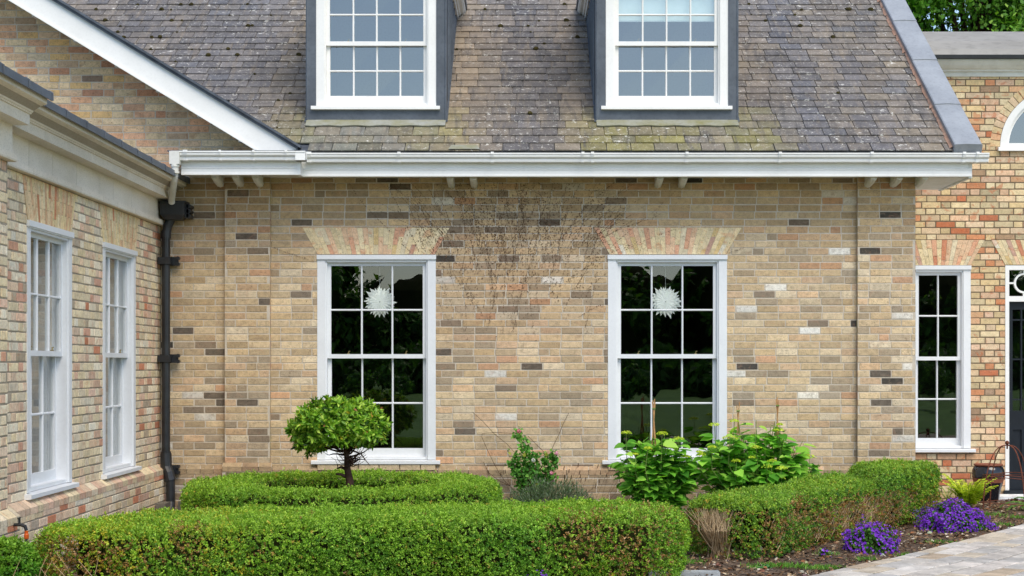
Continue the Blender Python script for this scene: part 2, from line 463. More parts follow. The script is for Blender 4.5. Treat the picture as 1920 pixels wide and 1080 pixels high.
def voussoirs(mb, T, uc, hb, ht, z0, z1, n, pal, rng, proud=.004):
    ws = [w for w, c in pal]; cs = [lin(c) for w, c in pal]
    for i in range(n):
        ua0 = uc-hb+2*hb*i/n; ua1 = uc-hb+2*hb*(i+1)/n
        ub0 = uc-ht+2*ht*i/n; ub1 = uc-ht+2*ht*(i+1)/n
        cuts = [0, .36, 1] if i % 2 else [0, .66, 1]
        if rng.random() < .2: cuts = [0, .2, 1]
        for a, b in zip(cuts[:-1], cuts[1:]):
            g = .0014
            def P(t, s):
                u = (ua0+(ub0-ua0)*t) if s == 0 else (ua1+(ub1-ua1)*t)
                return (u+(g if s == 0 else -g), z0+(z1-z0)*t)
            ta, tb = a+.006, b-.006
            poly = [P(ta, 0), P(ta, 1), P(tb, 1), P(tb, 0)]
            c = cs[rng.choices(range(len(cs)), ws)[0]]; f = rng.uniform(.9, 1.1)
            c = tuple(min(1, x*f) for x in c)
            k = 4; n0 = proud+rng.uniform(-.001, .001)
            vs = [T(u, n0, z) for u, z in poly]+[T(u, -.012, z) for u, z in poly]
            mb.add(vs, [(0, 1, 2, 3)]+[(k+i2, k+(i2+1) % k, (i2+1) % k, i2) for i2 in range(k)], c, 2)
    q = [(uc-hb, z0), (uc+hb, z0), (uc+ht, z1), (uc-ht, z1)]
    mb.add([T(u, .0005, z) for u, z in q], [(0, 1, 2, 3)], (1, 1, 1), 1)

# frames of reference: u along the wall, n outwards, z up
TF = lambda u, n, z: (u, -n, z)                  # front wall at Y = 0
TP = lambda u, n, z: (u, -.06-n, z)              # pilasters
TW = lambda u, n, z: (-3.80+n, u, z)             # side wing
TE = lambda u, n, z: (u, 2.0-n, z)               # entrance wing

PAL_MAIN = [(24, 'cab698'), (20, 'd2bfa1'), (15, 'c2ae90'), (12, 'cfb497'), (11, 'b5a58f'), (10, 'd8c9b0'), (3, 'cba587'), (7, 'a69987'), (3.4, '8d8072'), (1.6, '6b635b'), (.7, '4a4846'), (1.8, 'e2e0db')]
PAL_GABLE = [(26, 'dcc39c'), (20, 'dbba95'), (12, 'd8a985'), (7, 'c99473'), (12, 'dfc9a6'), (7, 'bba083'), (3, '8a7461'), (6, 'dab47c')]
PAL_WING = [(30, 'e3d0ab'), (26, 'e6d5b8'), (14, 'e1c5a8'), (9, 'dcb9a0'), (10, 'e8dcc3'), (4, 'cf9f85'), (2, 'c98667'), (3, 'b8a892')]
PAL_ENT = [(26, 'd3bb90'), (24, 'dac69f'), (16, 'd7bd9c'), (12, 'cfa580'), (5, 'c98c66'), (4, 'bf7654'), (8, 'd8b698'), (3, 'bcab88'), (2, 'a58a70')]
PAL_ARCH = [(30, 'd9c69e'), (22, 'dccba6'), (16, 'd9b897'), (10, 'd9cbac'), (9, 'd2a284'), (4, 'c7886a'), (4, 'd0b684'), (2, 'dcd4c0'), (3, 'bd9a88')]
PAL_ARCHW = [(30, 'dfc899'), (22, 'dfc49c'), (14, 'e2d0a8'), (12, 'd6ae88'), (3, 'c98a66')]

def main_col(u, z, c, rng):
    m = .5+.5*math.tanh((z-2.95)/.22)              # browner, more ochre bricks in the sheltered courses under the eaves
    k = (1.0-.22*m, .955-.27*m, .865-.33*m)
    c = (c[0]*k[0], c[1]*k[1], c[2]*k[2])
    m2 = math.exp(-((u+.2)/1.0)**2)*(.5+.5*math.tanh((z-1.7)/.3))*(1-m)
    c = (c[0]*(1-.14*m2), c[1]*(1-.19*m2), c[2]*(1-.20*m2))
    if z < .55: f = rng.uniform(.62, .92); c = (c[0]*f, c[1]*f*.98, c[2]*f*.97)
    if u < -2.6: c = (c[0]*.90, c[1]*.89, c[2]*.88)
    return c

WIN = [(-2.167, -.933), (.861, 2.10)]
W_ZB, W_ZT = .567, 2.70
arches = [(-1.555, .61, .765), (1.4835, .605, .77)]
A_Z0, A_Z1 = 2.705, 2.983
holes = [rect(a, b, W_ZB-.045, W_ZT) for a, b in WIN]
ah = [[(uc-hb, A_Z0-.005), (uc+hb, A_Z0-.005), (uc+ht, A_Z1), (uc-ht, A_Z1)] for uc, hb, ht in arches]
def put_arches(mb, rng):
    for i, (uc, hb, ht) in enumerate(arches):
        voussoirs(mb, TF, uc, hb, ht, A_Z0, A_Z1, 27, PAL_ARCH, rng)
BM = [M['brick'], M['mortar'], M['brick_arch']]
brick_wall('wall', TF, rect(-3.80, 4.05, 0.0, 3.52), holes+ah, PAL_MAIN, BM, house, seed=4, colf=main_col, extra=put_arches, label='weathered buff brick front wall with two splayed brick window arches')
for u0, u1, sdd in ((-3.12, -2.65, 11), (3.45, 4.05, 12)):
    mbp = brick_wall('pilaster', TP, rect(u0, u1, 0, 3.50), [], PAL_MAIN, BM, house, bond='wide', seed=sdd, colf=main_col,
        extra=lambda mb, rng, u0=u0, u1=u1: (
            [mb.add([TP(u, 0.0, z0), TP(u, -.059, z0), TP(u, -.059, z1), TP(u, 0.0, z1)], [(0, 1, 2, 3) if u == u1 else (3, 2, 1, 0)], tuple(x*rng.uniform(.85, 1.05) for x in lin('c8b08e')), 0)
             for u in (u0, u1) for kk in range(46) for z0, z1 in [(kk*.075+.005, kk*.075+.07)]],
            [mb.add([TP(u, -.004, 0), TP(u, -.06, 0), TP(u, -.06, 3.5), TP(u, -.004, 3.5)], [(0, 1, 2, 3) if u == u1 else (3, 2, 1, 0)], (1, 1, 1), 1) for u in (u0+.003, u1-.003)]))
# plinth: a low course with a weathered top
def plinth(T, u0, u1, name, pal, mats, seed, proud=.05, top=.47, label=None, colf=None, caph=.04):
    Tp = lambda u, n, z: T(u, n+proud, z)
    def cap(mb, rng):
        x = u0
        while x < u1:
            w = min(rng.uniform(.10, .23), u1-x)
            c = lin(pal[rng.randrange(4)][1]); f = rng.uniform(.75, 1.1); c = tuple(q*f for q in c)
            if colf: c = colf(x, .5, c, rng)
            mb.add([Tp(x+.003, .002, top-.0), Tp(x+w-.003, .002, top), Tp(x+w-.003, -proud+.002, top+caph), Tp(x+.003, -proud+.002, top+caph), Tp(x+.003, .002, top-.05), Tp(x+w-.003, .002, top-.05)],
                   [(0, 1, 2, 3), (4, 5, 1, 0)], c, 0)
            x += w
        mb.add([Tp(u0, -.003, top), Tp(u1, -.003, top), Tp(u1, -proud, top+caph-.003), Tp(u0, -proud, top+caph-.003)], [(0, 1, 2, 3)], (1, 1, 1), 1)
        for u in (u0, u1):
            mb.add([Tp(u, -.005, 0), Tp(u, -proud-.002, 0), Tp(u, -proud-.002, top+caph), Tp(u, -.005, top)], [(0, 1, 2, 3) if u == u1 else (3, 2, 1, 0)], lin(pal[0][1]), 0)
    return brick_wall(name, Tp, rect(u0, u1, 0, top-.05), [], pal, mats, house, seed=seed, extra=cap, label=label, colf=colf)
plinth(TF, -3.78, -3.14, 'plinth', PAL_MAIN, BM, 21, .025, colf=main_col)
plinth(TF, -2.63, 3.43, 'plinth', PAL_MAIN, BM, 22, .03, .46, colf=main_col)
plinth(TP, -3.14, -2.63, 'plinth', PAL_MAIN, BM, 23, .035, .50, colf=main_col)
plinth(TP, 3.43, 4.07, 'plinth', PAL_MAIN, BM, 24, .035, .50, colf=main_col)
# tile course under each ground sill
for a, b in WIN:
    mb = MB(); x = a
    while x < b:
        w = min(.215, b-x); f = random.Random(int(x*999)).uniform(.9, 1.1)
        mb.bbox(x+.004, x+w-.004, -.012-.03, .06, .458, .519, .004, tuple(q*f for q in lin('cdb896')), 0)
        x += w
    mb.build('sill_course', [M['brick']], house)

# gable over the side wing
zg = lambda u: 3.77-.608*(u+2.3)
AX = -6.5
gab = [(-2.40, 3.50), (-2.40, zg(-2.40)-.10), (AX, zg(AX)-.10), (2*AX+2.40, zg(-2.40)-.10), (2*AX+2.40, 3.50)]
TG = lambda u, n, z: (u, -n-.003, z)
def gable_col(u, z, c, rng): return c
brick_wall('gable_wall', TG, gab, [], PAL_GABLE, [M['brick_gable'], M['mortar'], M['brick_arch']], house, bond='wide', seed=31, colf=gable_col, label='brown and orange brick gable end behind the side wing')

# side wing
mb = MB(); mb.box(-3.86, -3.797, .002, .03, 0, 3.5); mb.box(-3.86, -3.806, -.04, .002, 0, 3.0); mb.build('corner_joint', M['mortar_dark'], house)
WWIN = [(-4.61, -3.37), (-2.35, -1.11)]
wz0, wz1 = .575, 2.66
wa = [(-3.99, .61, .74), (-1.73, .61, .74)]
wh = [rect(a, b, wz0-.045, wz1) for a, b in WWIN]+[[(c-hb, 2.655), (c+hb, 2.655), (c+ht, 3.0), (c-ht, 3.0)] for c, hb, ht in wa]
def put_wa(mb, rng):
    for c, hb, ht in wa: voussoirs(mb, TW, c, hb, ht, 2.66, 2.995, 26, PAL_ARCHW, rng)
WM = [M['brick_wing'], M['mortar_wing'], M['brick_arch']]
wing_wall = brick_wall('wing_wall', TW, rect(-5.46, 0, 0, 3.0), wh, PAL_WING, WM, house, bond='flemish', seed=41, extra=put_wa, joint=.012, label='cream and pink brick side wall of the projecting wing')
TWp = lambda u, n, z: (-3.68+n, u, z)
brick_wall('pier', TWp, rect(-9.5, -5.46, 0, 3.0), [], PAL_WING, WM, house, bond='flemish', seed=42, joint=.012)
plinth(TW, -5.44, -.01, 'wing_plinth', PAL_WING, WM, 43, .07, .475, caph=.055)
plinth(TWp, -9.5, -5.40, 'wing_plinth', PAL_WING, WM, 44, .07, .475, caph=.055)

def entablature(T, u0, u1, name, seed):
    prof = [(-.02, 3.0), (.055, 3.0), (.06, 3.012), (.06, 3.05), (.03, 3.062), (.022, 3.065), (.022, 3.262), (.145, 3.262), (.145, 3.338), (.158, 3.340), (.16, 3.350), (.168, 3.352),
            (.175, 3.366), (.192, 3.384), (.218, 3.398), (.25, 3.405), (.27, 3.412), (.27, 3.458), (-.02, 3.458)]
    rng = random.Random(seed); mb = MB(); x = u1
    Tn = lambda a, p, q: T(a, p, q)
    while x > u0+.05:
        w = rng.uniform(.52, .74); a = max(u0, x-w); f = rng.uniform(.90, 1.04)
        mb.prism(prof[::-1], a+.0035, x-.0035, Tn, (f, f*.995, f*.985))
        x = a
    back = [(-.02, 3.0), (.054, 3.003), (.054, 3.048), (.018, 3.064), (.018, 3.266), (.14, 3.266), (.14, 3.34), (.24, 3.41), (.264, 3.455), (-.02, 3.455)]
    mb.prism(back[::-1], u0+.003, u1-.003, Tn, (.5, .48, .45))
    return mb.build(name, M['stone'], house)
entablature(TW, -5.44, -.005, 'cornice', 5)
entablature(TWp, -9.5, -5.42, 'cornice', 6)
mb = MB(); rng = random.Random(7)
def lead_caps(T, u0, u1):
    x = u1
    while x > u0+.02:
        a = max(u0, x-rng.uniform(.55, .62))
        pr = [(-.9, 3.46), (.292, 3.46), (.300, 3.435), (.306, 3.437), (.300, 3.497), (.285, 3.505), (-.9, 3.56)]
        mb.prism(pr[::-1], a+.0005, x-.0005, T)
        mb.tube([T(x, -.3, 3.535), T(x, .286, 3.508), T(x, .306, 3.495), T(x, .308, 3.44)], .006, 6)
        x = a
lead_caps(TW, -5.40, -.02); lead_caps(TWp, -9.5, -5.41)
mb.build('lead_capping', M['lead_dark'], house)
mb = MB(); mb.box(-10.6, -4.6, -9.5, -.01, 3.40, 3.52); mb.box(-10.6, -3.9, -9.5, -9.42, 0, 3.4)
mb.build('flat_roof', M['lead_dark'], house)

# entrance wing
EW = (4.447, 5.178); ez0, ez1 = .585, 2.71
door_u = (5.58, 6.92)
ACX, ACZ, AR = 6.20, 4.09, .68
eh = [rect(EW[0], EW[1], ez0-.045, ez1), rect(door_u[0], door_u[1], -.02, 2.715)]
ea = [(4.8125, .3655, .53), (6.25, .67, .835)]
eh += [[(c-hb, ez1-.0), (c+hb, ez1), (c+ht, ez1+.305), (c-ht, ez1+.305)] for c, hb, ht in ea]
RO = AR+.115
eh.append(rect(ACX-AR-.03, ACX+AR+.03, ACZ-.05, ACZ))
eh.append([(ACX+RO*math.cos(math.pi*k/20), ACZ+RO*math.sin(math.pi*k/20)) for k in range(0, 21)])
def put_ea(mb, rng):
    voussoirs(mb, TE, ea[0][0], ea[0][1], ea[0][2], ez1+.003, ez1+.30, 17, PAL_ARCH, rng)
    voussoirs(mb, TE, ea[1][0], ea[1][1], ea[1][2], ez1+.008, ez1+.30, 30, PAL_ARCH, rng)
    nv = 30
    for i in range(-1, nv+1):
        a0 = math.pi*i/nv; a1 = math.pi*(i+1)/nv; g = .006
        if i in (-1, nv): continue
        c = lin(PAL_ENT[rng.choices(range(9), [p[0] for p in PAL_ENT])[0]][1]); f = rng.uniform(.9, 1.1)
        poly = [(ACX+r*math.cos(a), ACZ+r*math.sin(a)) for r, a in ((AR+.004, a0+.006), (RO, a0+.005), (RO, a1-.005), (AR+.004, a1-.006))]
        vs = [TE(u, .002, z) for u, z in poly]+[TE(u, -.012, z) for u, z in poly]
        mb.add(vs, [(0, 1, 2, 3)]+[(4+j, 4+(j+1) % 4, (j+1) % 4, j) for j in range(4)], tuple(q*f for q in c), 0)
    ring = [(AR, RO+.005)]
    for i in range(20):
        a0 = math.pi*i/20; a1 = math.pi*(i+1)/20
        poly = [(ACX+r*math.cos(a), ACZ+r*math.sin(a)) for r, a in ((AR-.01, a0), (RO+.012, a0), (RO+.012, a1), (AR-.01, a1))]
        mb.add([TE(u, -.0048, z) for u, z in poly], [(0, 1, 2, 3)], (1, 1, 1), 1)
brick_wall('entrance_wall', TE, rect(4.02, 9.0, -.02, 4.92), eh, PAL_ENT, [M['brick_entrance'], M['mortar_dark'], M['brick_arch']], house, bond='flemish', seed=51, extra=put_ea, joint=.012, label='yellow and orange brick wall of the set-back entrance wing')
mb = MB()
prof = [(-.02, 4.905), (.02, 4.905), (.03, 4.955), (.055, 4.96), (.06, 4.975), (.085, 4.99), (.12, 5.02), (.155, 5.06), (.165, 5.062), (.165, 5.08), (-.02, 5.08)]
mb.prism(prof[::-1], 3.6, 9.0, TE); mb.build('entrance_cornice', M['white_old'], house)
mb = MB()
prof = [(-.02, 5.08), (.20, 5.082), (.205, 5.125), (.17, 5.13), (-.02, 5.135)]
mb.prism(prof[::-1], 3.6, 9.0, TE); mb.build('drip_edge', M['iron'], house)
mb = MB()
prof = [(.165, 5.13), (.10, 5.21), (-.10, 5.34), (-.40, 5.47), (-.60, 5.545), (-.64, 5.56), (-2.0, 5.66), (-4.0, 5.70), (-4.0, 5.13)]
mb.prism(prof[::-1], 3.6, 9.0, TE); mb.build('entrance_roof', M['lead_roof'], house)

# ---- rooms behind the glass (closed, unlit)
def room(x0, x1, y0, y1, z0, z1, open_side, mat, name='room'):
    mb = MB(); vs = [(x0, y0, z0), (x1, y0, z0), (x1, y1, z0), (x0, y1, z0), (x0, y0, z1), (x1, y0, z1), (x1, y1, z1), (x0, y1, z1)]
    F = {'bottom': (0, 1, 2, 3), 'top': (7, 6, 5, 4), 'front': (4, 5, 1, 0), 'right': (5, 6, 2, 1), 'back': (6, 7, 3, 2), 'left': (7, 4, 0, 3)}
    mb.add(vs, [f for k, f in F.items() if k != open_side]); return mb.build(name, mat, house)
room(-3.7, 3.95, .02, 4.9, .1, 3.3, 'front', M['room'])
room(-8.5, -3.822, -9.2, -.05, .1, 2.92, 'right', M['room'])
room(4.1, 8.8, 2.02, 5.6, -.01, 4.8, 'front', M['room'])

# ---- sash windows
def sash_window(T, u0, u1, z0, z1, cols, rows, parent, glass, name='window', fw=.10, label=None, cap=True, sillw=.06, zmid=None, rec=(.045, .09), back=.16, head=.075, wm=None):
    wm = wm or M['frame_white']
    mb = MB()
    B = lambda a, b, n0, n1, c, d, bev=.004: mb.bbox(a, b, 0, 1, c, d, 0, T=lambda u, y, z: T(u, n1+(n0-n1)*y, z)) if False else mb.box(a, b, n0, n1, c, d, T=T)
    B(u0, u0+fw-.016, -back, .004, z0, z1-.03); B(u1-fw+.016, u1, -back, .004, z0, z1-.03)
    B(u0+fw-.016, u0+fw, -back, -.012, z0, z1-.03); B(u1-fw, u1-fw+.016, -back, -.012, z0, z1-.03)
    B(u0+fw, u1-fw, -back, -.002, z1-head, z1-.03)
    B(u0+fw, u1-fw, -back, -.02, z0, z0+.03)
    if cap: B(u0-.004, u1+.004, -.06, .022, z1-.045, z1); B(u0, u1, -.05, .012, z1-.056, z1-.045)
    fr = mb.build(name, wm, parent)
    if label: fr['label'] = label
    # sashes
    zt = z1-head; zm = zmid if zmid else (z0+.03+zt)/2
    a, b = u0+fw, u1-fw
    for k, (lo, hi, n) in enumerate(((zm-.022, zt, rec[0]), (z0+.03, zm+.02, rec[1]))):
        mb = MB(); st = .038; top = .036 if k == 0 else .04; bot = .044 if k == 0 else .085
        th = .038
        nf = -n
        D = lambda a, b, c, d, f=0: mb.box(a, b, nf-th, nf-f, c, d, T=T)
        D(a, a+st, lo, hi); D(b-st, b, lo, hi); D(a+st, b-st, lo, lo+bot); D(a+st, b-st, hi-top, hi)
        ga, gb, gc, gd = a+st, b-st, lo+bot, hi-top
        mw = .020
        for i in range(1, cols):
            x = ga+(gb-ga)*i/cols
            mb.prism([(x-mw/2, nf-.012), (x-mw/4, nf-.002), (x+mw/4, nf-.002), (x+mw/2, nf-.012), (x+mw/2, nf-.03), (x-mw/2, nf-.03)], gc, gd, lambda z, u, nn: T(u, nn, z))
        for j in range(1, rows):
            z = gc+(gd-gc)*j/rows
            mb.prism([(z-mw/2, nf-.013), (z-mw/4, nf-.003), (z+mw/4, nf-.003), (z+mw/2, nf-.013), (z+mw/2, nf-.029), (z-mw/2, nf-.029)], ga, gb, lambda u, z, nn: T(u, nn, z))
        s = mb.build('sash', wm, fr)
        mb = MB()
        for i in range(cols):
            for j in range(rows):
                x0 = ga+(gb-ga)*i/cols; x1 = ga+(gb-ga)*(i+1)/cols; y0 = gc+(gd-gc)*j/rows; y1 = gc+(gd-gc)*(j+1)/rows
                rg = random.Random(int(1000*x0+77*y0)); t = [rg.uniform(-.0012, .0012) for _ in range(4)]
                mb.add([T(x0, nf-.020+t[0], y0), T(x1, nf-.020+t[1], y0), T(x1, nf-.020+t[2], y1), T(x0, nf-.020+t[3], y1)], [(0, 1, 2), (0, 2, 3)])
        mb.build('pane', glass, fr)
    # sill
    mb = MB()
    zs = z0
    mb.prism([(-.10, zs), (.045, zs-.008), (.052, zs-.012), (.052, zs-.043), (.03, zs-.047), (-.10, zs-.047)][::-1], u0-sillw, u1+sillw*.8, T)
    mb.build('sill', wm, fr)
    # catches on the meeting rail
    for uu in ((a+b)/2-.30, (a+b)/2+.30):
        mb = MB()
        mb.box(uu-.012, uu+.012, -.10, -.06, zm+.022, zm+.03, T=T)
        mb.tube([T(uu, -.07, zm+.03), T(uu+.004, -.07, zm+.05), T(uu+.016, -.065, zm+.052)], .006, 6)
        mb.build('catch', M['brass'], fr)
    return fr
gl = ['left white three-pane-wide sash window of the front wall, behind the clipped standard tree', 'right white three-pane-wide sash window of the front wall, behind the hydrangeas']
for (a, b), l in zip(WIN, gl): sash_window(TF, a, b, W_ZB, W_ZT, 3, 2, house, M['glass'], label=l, zmid=1.645)
for (a, b), l in zip(WWIN, ['sash window in the side wing nearer the camera', 'sash window in the side wing nearer the drainpipe']):
    w = sash_window(TW, a, b, wz0, wz1, 3, 2, house, M['glass'], label=l, rec=(.05, .10), zmid=1.645, back=.17)
    mb = MB()
    for u, s in ((b-.10, -1), (a+.10, 1)):
        mb.box(min(u, u+s*.03), max(u, u+s*.03), -.46, -.171, wz0+.03, wz1-.09, T=TW)
    mb.build('shutter_case', M['fabric'], w)
w = sash_window(TE, EW[0], EW[1], ez0, ez1, 2, 2, house, M['glass'], label='narrow two-pane-wide sash window beside the dark front door', fw=.10, zmid=1.63)

# ---- arched window
mb = MB()
def halfring(mb, r0, r1, n0, n1, cx, cz, T, k=28, a0=0, a1=math.pi):
    for i in range(k):
        t0 = a0+(a1-a0)*i/k; t1 = a0+(a1-a0)*(i+1)/k
        P = lambda r, t, n: T(cx+r*math.cos(t), n, cz+r*math.sin(t))
        vs = [P(r0, t0, n1), P(r1, t0, n1), P(r1, t1, n1), P(r0, t1, n1), P(r0, t0, n0), P(r1, t0, n0), P(r1, t1, n0), P(r0, t1, n0)]
        mb.add(vs, [(0, 1, 2, 3), (1, 5, 6, 2), (4, 0, 3, 7), (7, 6, 5, 4)])
halfring(mb, AR-.075, AR, -.12, .006, ACX, ACZ, TE); halfring(mb, AR-.11, AR-.075, -.12, -.03, ACX, ACZ, TE)
mb.box(ACX-AR, ACX+AR, -.12, -.01, ACZ-.0, ACZ+.045, T=TE)
aw = mb.build('window', M['white'], house); aw['label'] = 'white semicircular window high in the entrance wing wall'
mb = MB()
for t in (math.pi*.25, math.pi*.5, math.pi*.75):
    p = [TE(ACX+r*math.cos(t), -.045, ACZ+.04+r*math.sin(t)) for r in (.0, AR-.1)]
    mb.tube(p, .013, 6)
halfring(mb, .22, .245, -.06, -.035, ACX, ACZ+.04, TE)
mb.build('glazing_bar', M['white'], aw)
mb = MB(); k = 24
vs = [TE(ACX+(AR-.09)*math.cos(math.pi*i/k), -.055, ACZ+.01+(AR-.09)*math.sin(math.pi*i/k)) for i in range(k+1)]
mb.add(vs, [tuple(range(k+1))]); mb.build('pane', M['glass_dormer'], aw)
mb = MB(); mb.prism([(-.10, ACZ), (.045, ACZ-.006), (.05, ACZ-.05), (-.10, ACZ-.05)][::-1], ACX-AR-.03, ACX+AR+.03, TE); mb.build('sill', M['white'], aw)

# ---- front door with fanlight
mb = MB(); a, b = door_u
mb.box(a, a+.045, -.14, .006, .0, 2.712, T=TE); mb.box(b-.045, b, -.14, .006, .0, 2.712, T=TE)
mb.box(a+.045, b-.045, -.14, .004, 2.66, 2.712, T=TE); mb.box(a+.045, b-.045, -.14, .002, 2.292, 2.355, T=TE)
df = mb.build('door_frame', M['white'], house)
mb = MB()
zc = (2.355+2.66)/2
for cx in (5.81, 6.25, 6.69):
    halfring(mb, .096, .118, -.06, -.03, cx, zc, TE, 30, 0, 2*math.pi)
mb.box(a+.045, 5.81-.116, -.055, -.035, zc-.01, zc+.01, T=TE); mb.box(5.81+.116, 6.25-.116, -.055, -.035, zc-.01, zc+.01, T=TE); mb.box(6.25+.116, 6.69-.116, -.055, -.035, zc-.01, zc+.01, T=TE); mb.box(6.69+.116, b-.045, -.055, -.035, zc-.01, zc+.01, T=TE)
for cx in (5.81, 6.25, 6.69):
    mb.box(cx-.01, cx+.01, -.055, -.035, 2.355, zc-.114, T=TE); mb.box(cx-.01, cx+.01, -.055, -.035, zc+.114, 2.66, T=TE)
mb.build('glazing_bar', M['white'], df)
mb = MB(); mb.add([TE(a+.045, -.06, 2.35), TE(b-.045, -.06, 2.35), TE(b-.045, -.06, 2.665), TE(a+.045, -.06, 2.665)], [(0, 1, 2, 3)]); mb.build('pane', M['glass'], df)
mb = MB(); d0, d1 = a+.047, b-.047
n0, n1 = -.10, -.055
gz0, gz1 = 1.02, 2.20
mb.box(d0, d0+.055, n0, n1, .10, 2.29, T=TE); mb.box(d1-.055, d1, n0, n1, .10, 2.29, T=TE)
mb.box(d0+.055, d1-.055, n0, n1, gz1, 2.29, T=TE); mb.box(d0+.055, d1-.055, n0, n1, .80, gz0, T=TE); mb.box(d0+.055, d1-.055, n0, n1, .10, .30, T=TE)
mb.box(d0+.055, d1-.055, n0, n1-.02, .30, .80, T=TE)
for x in (d0+.19, d1-.19, (d0+d1)/2): mb.box(x-.03, x+.03, n0, n1, .30, .80, T=TE)
for x in (d0+.16, d1-.16, (d0+d1)/2-.14, (d0+d1)/2+.14): mb.box(x-.009, x+.009, n0+.01, n1-.004, gz0, gz1, T=TE)
for z in (gz0+.13, gz0+.6, gz1-.12): mb.box(d0+.055, d1-.055, n0+.012, n1-.006, z-.009, z+.009, T=TE)
dr = mb.build('door', M['door'], house); dr['label'] = 'dark blue-grey glazed front door'
mb = MB(); mb.add([TE(d0+.05, -.08, gz0), TE(d1-.05, -.08, gz0), TE(d1-.05, -.08, gz1), TE(d0+.05, -.08, gz1)], [(0, 1, 2, 3)]); mb.build('pane', M['glass'], dr)
mb = MB(); mb.tube([TE(d1-.09, -.05, .95), TE(d1-.09, .0, .95)], .01, 8); mb.tube([TE(d1-.09, 0.0, .95), TE(d1-.2, 0.0, .95)], .009, 8); mb.build('handle', M['brass'], dr)
mb = MB(); mb.box(a-.02, b+.02, -.14, .03, .035, .098, T=TE); mb.build('threshold', M['door'], house)
mb = MB(); mb.box(a-.25, b+.5, .03, .42, -.02, .055, T=TE); mb.build('doorstep', M['paving'], house)

# ---- main roof
ZR = lambda y: 3.745+.655*(y+.42)
YT = 5.0
SL = math.hypot(1, .655); cs_, sn_ = 1/SL, .655/SL
DORM = [(-2.291, -.833), (.743, 2.224)]
def roof_pt(x, s, h): # s along slope from the eave, h above plane
    return (x, -.45+s*cs_-h*sn_, ZR(-.45)+s*sn_+h*cs_)
def slate_col(x, s, rng):
    base = rng.choices(['7e766e', '867d73', '746e68', '8a8074', '7b7570', '8b806f', '706e6e'], [22, 20, 16, 12, 12, 8, 8])[0]
    c = list(lin(base))
    def mixc(t, k):
        k = max(0, min(1, k)); tt = lin(t)
        for i in range(3): c[i] = c[i]*(1-k)+tt[i]*k
    g = lambda x0, w: math.exp(-((x-x0)/w)**2)
    y = s*cs_
    # greyer-blue washed bands and tan bands between the dormers, moss at the eaves below them
    for x0 in (-3.6, -2.9, -4.6): mixc('5f6168', .55*g(x0, .5))
    mixc('a3917a', .75*(g(-.70, .22)+g(.55, .18))*(1 if s < 3.2 else .4))
    mixc('5c5a5c', (.7)*g(.0, .42)); mixc('8c7f6e', .5*g(-.35, .12))
    mixc('9a8a70', .5*g(-2.55, .22)); mixc('5d616c', .65*g(3.0, .22)+.55*g(3.6, .15)*(s < 2.4))
    mixc('7c6f63', .35*g(2.5, .2))
    m = 0
    if s < .95: m = min(.8, (1.0 if s < .6 else .6)*rng.uniform(.25, 1)*(g(-2.4, .25)+g(-.95, .3)+g(.8, .28)+g(1.35, .45)+g(2.35, .28)+.35*g(-1.7, .4)))
    mixc('858045', m)
    mixc('5e5750', .35*rng.random()*(.5+.5*math.sin(x*2.3+.8*math.sin(s*1.3))))
    if s < .62 and -2.35 < x < -1.3: mixc('83877f', .6*rng.random())
    f = rng.uniform(.72, 1.04)
    return tuple(q*f for q in c)
mb = MB(); rng = random.Random(99)
gauge = .176; nrow = int((YT+.45)/cs_/gauge)
for i in range(nrow):
    s0 = i*gauge-.035; s1 = s0+gauge*2.0
    x = -7.2+(.125 if i % 2 else 0)+rng.uniform(-.02, .02)
    while x < 4.36:
        w = .25*rng.uniform(.93, 1.07); xa, xb = x, min(x+w, 4.36); x += w
        yc = -.45+(s0+.09)*cs_; zc = ZR(yc)
        if zc < zg(xa)-.10 and xa < -2.3: continue
        segs = [(xa, xb)]
        if yc > .02:
            for d0_, d1_ in DORM:
                ns = []
                for p, q in segs:
                    if q <= d0_ or p >= d1_: ns.append((p, q)); continue
                    if p < d0_: ns.append((p, d0_))
                    if q > d1_: ns.append((d1_, q))
                segs = ns
        col = slate_col((xa+xb)/2, s0, rng)
        r1, r2 = rng.uniform(-.003, .003), rng.uniform(-.004, .004)
        lift = rng.uniform(.0, .005)
        for p, q in segs:
            if q-p < .02: continue
            g = .0042
            a_ = [(p+g, s0+r1, .026+lift), (q-g, s0+r2, .026+lift+rng.uniform(-.002, .002)), (q-g, s1, .006), (p+g, s1, .006)]
            b_ = [(p+g, s0+r1, .014+lift), (q-g, s0+r2, .014+lift)]
            vs = [roof_pt(*t) for t in a_]+[roof_pt(*t) for t in b_]+[roof_pt(q-g, s1, -.002), roof_pt(p+g, s1, -.002)]
            mb.add(vs, [(0, 1, 2, 3), (4, 5, 1, 0), (5, 6, 2, 1), (7, 4, 0, 3)], col)
roof = mb.build('roof', M['slate'], house); roof['label'] = 'weathered grey-brown slate roof with lichen and moss'
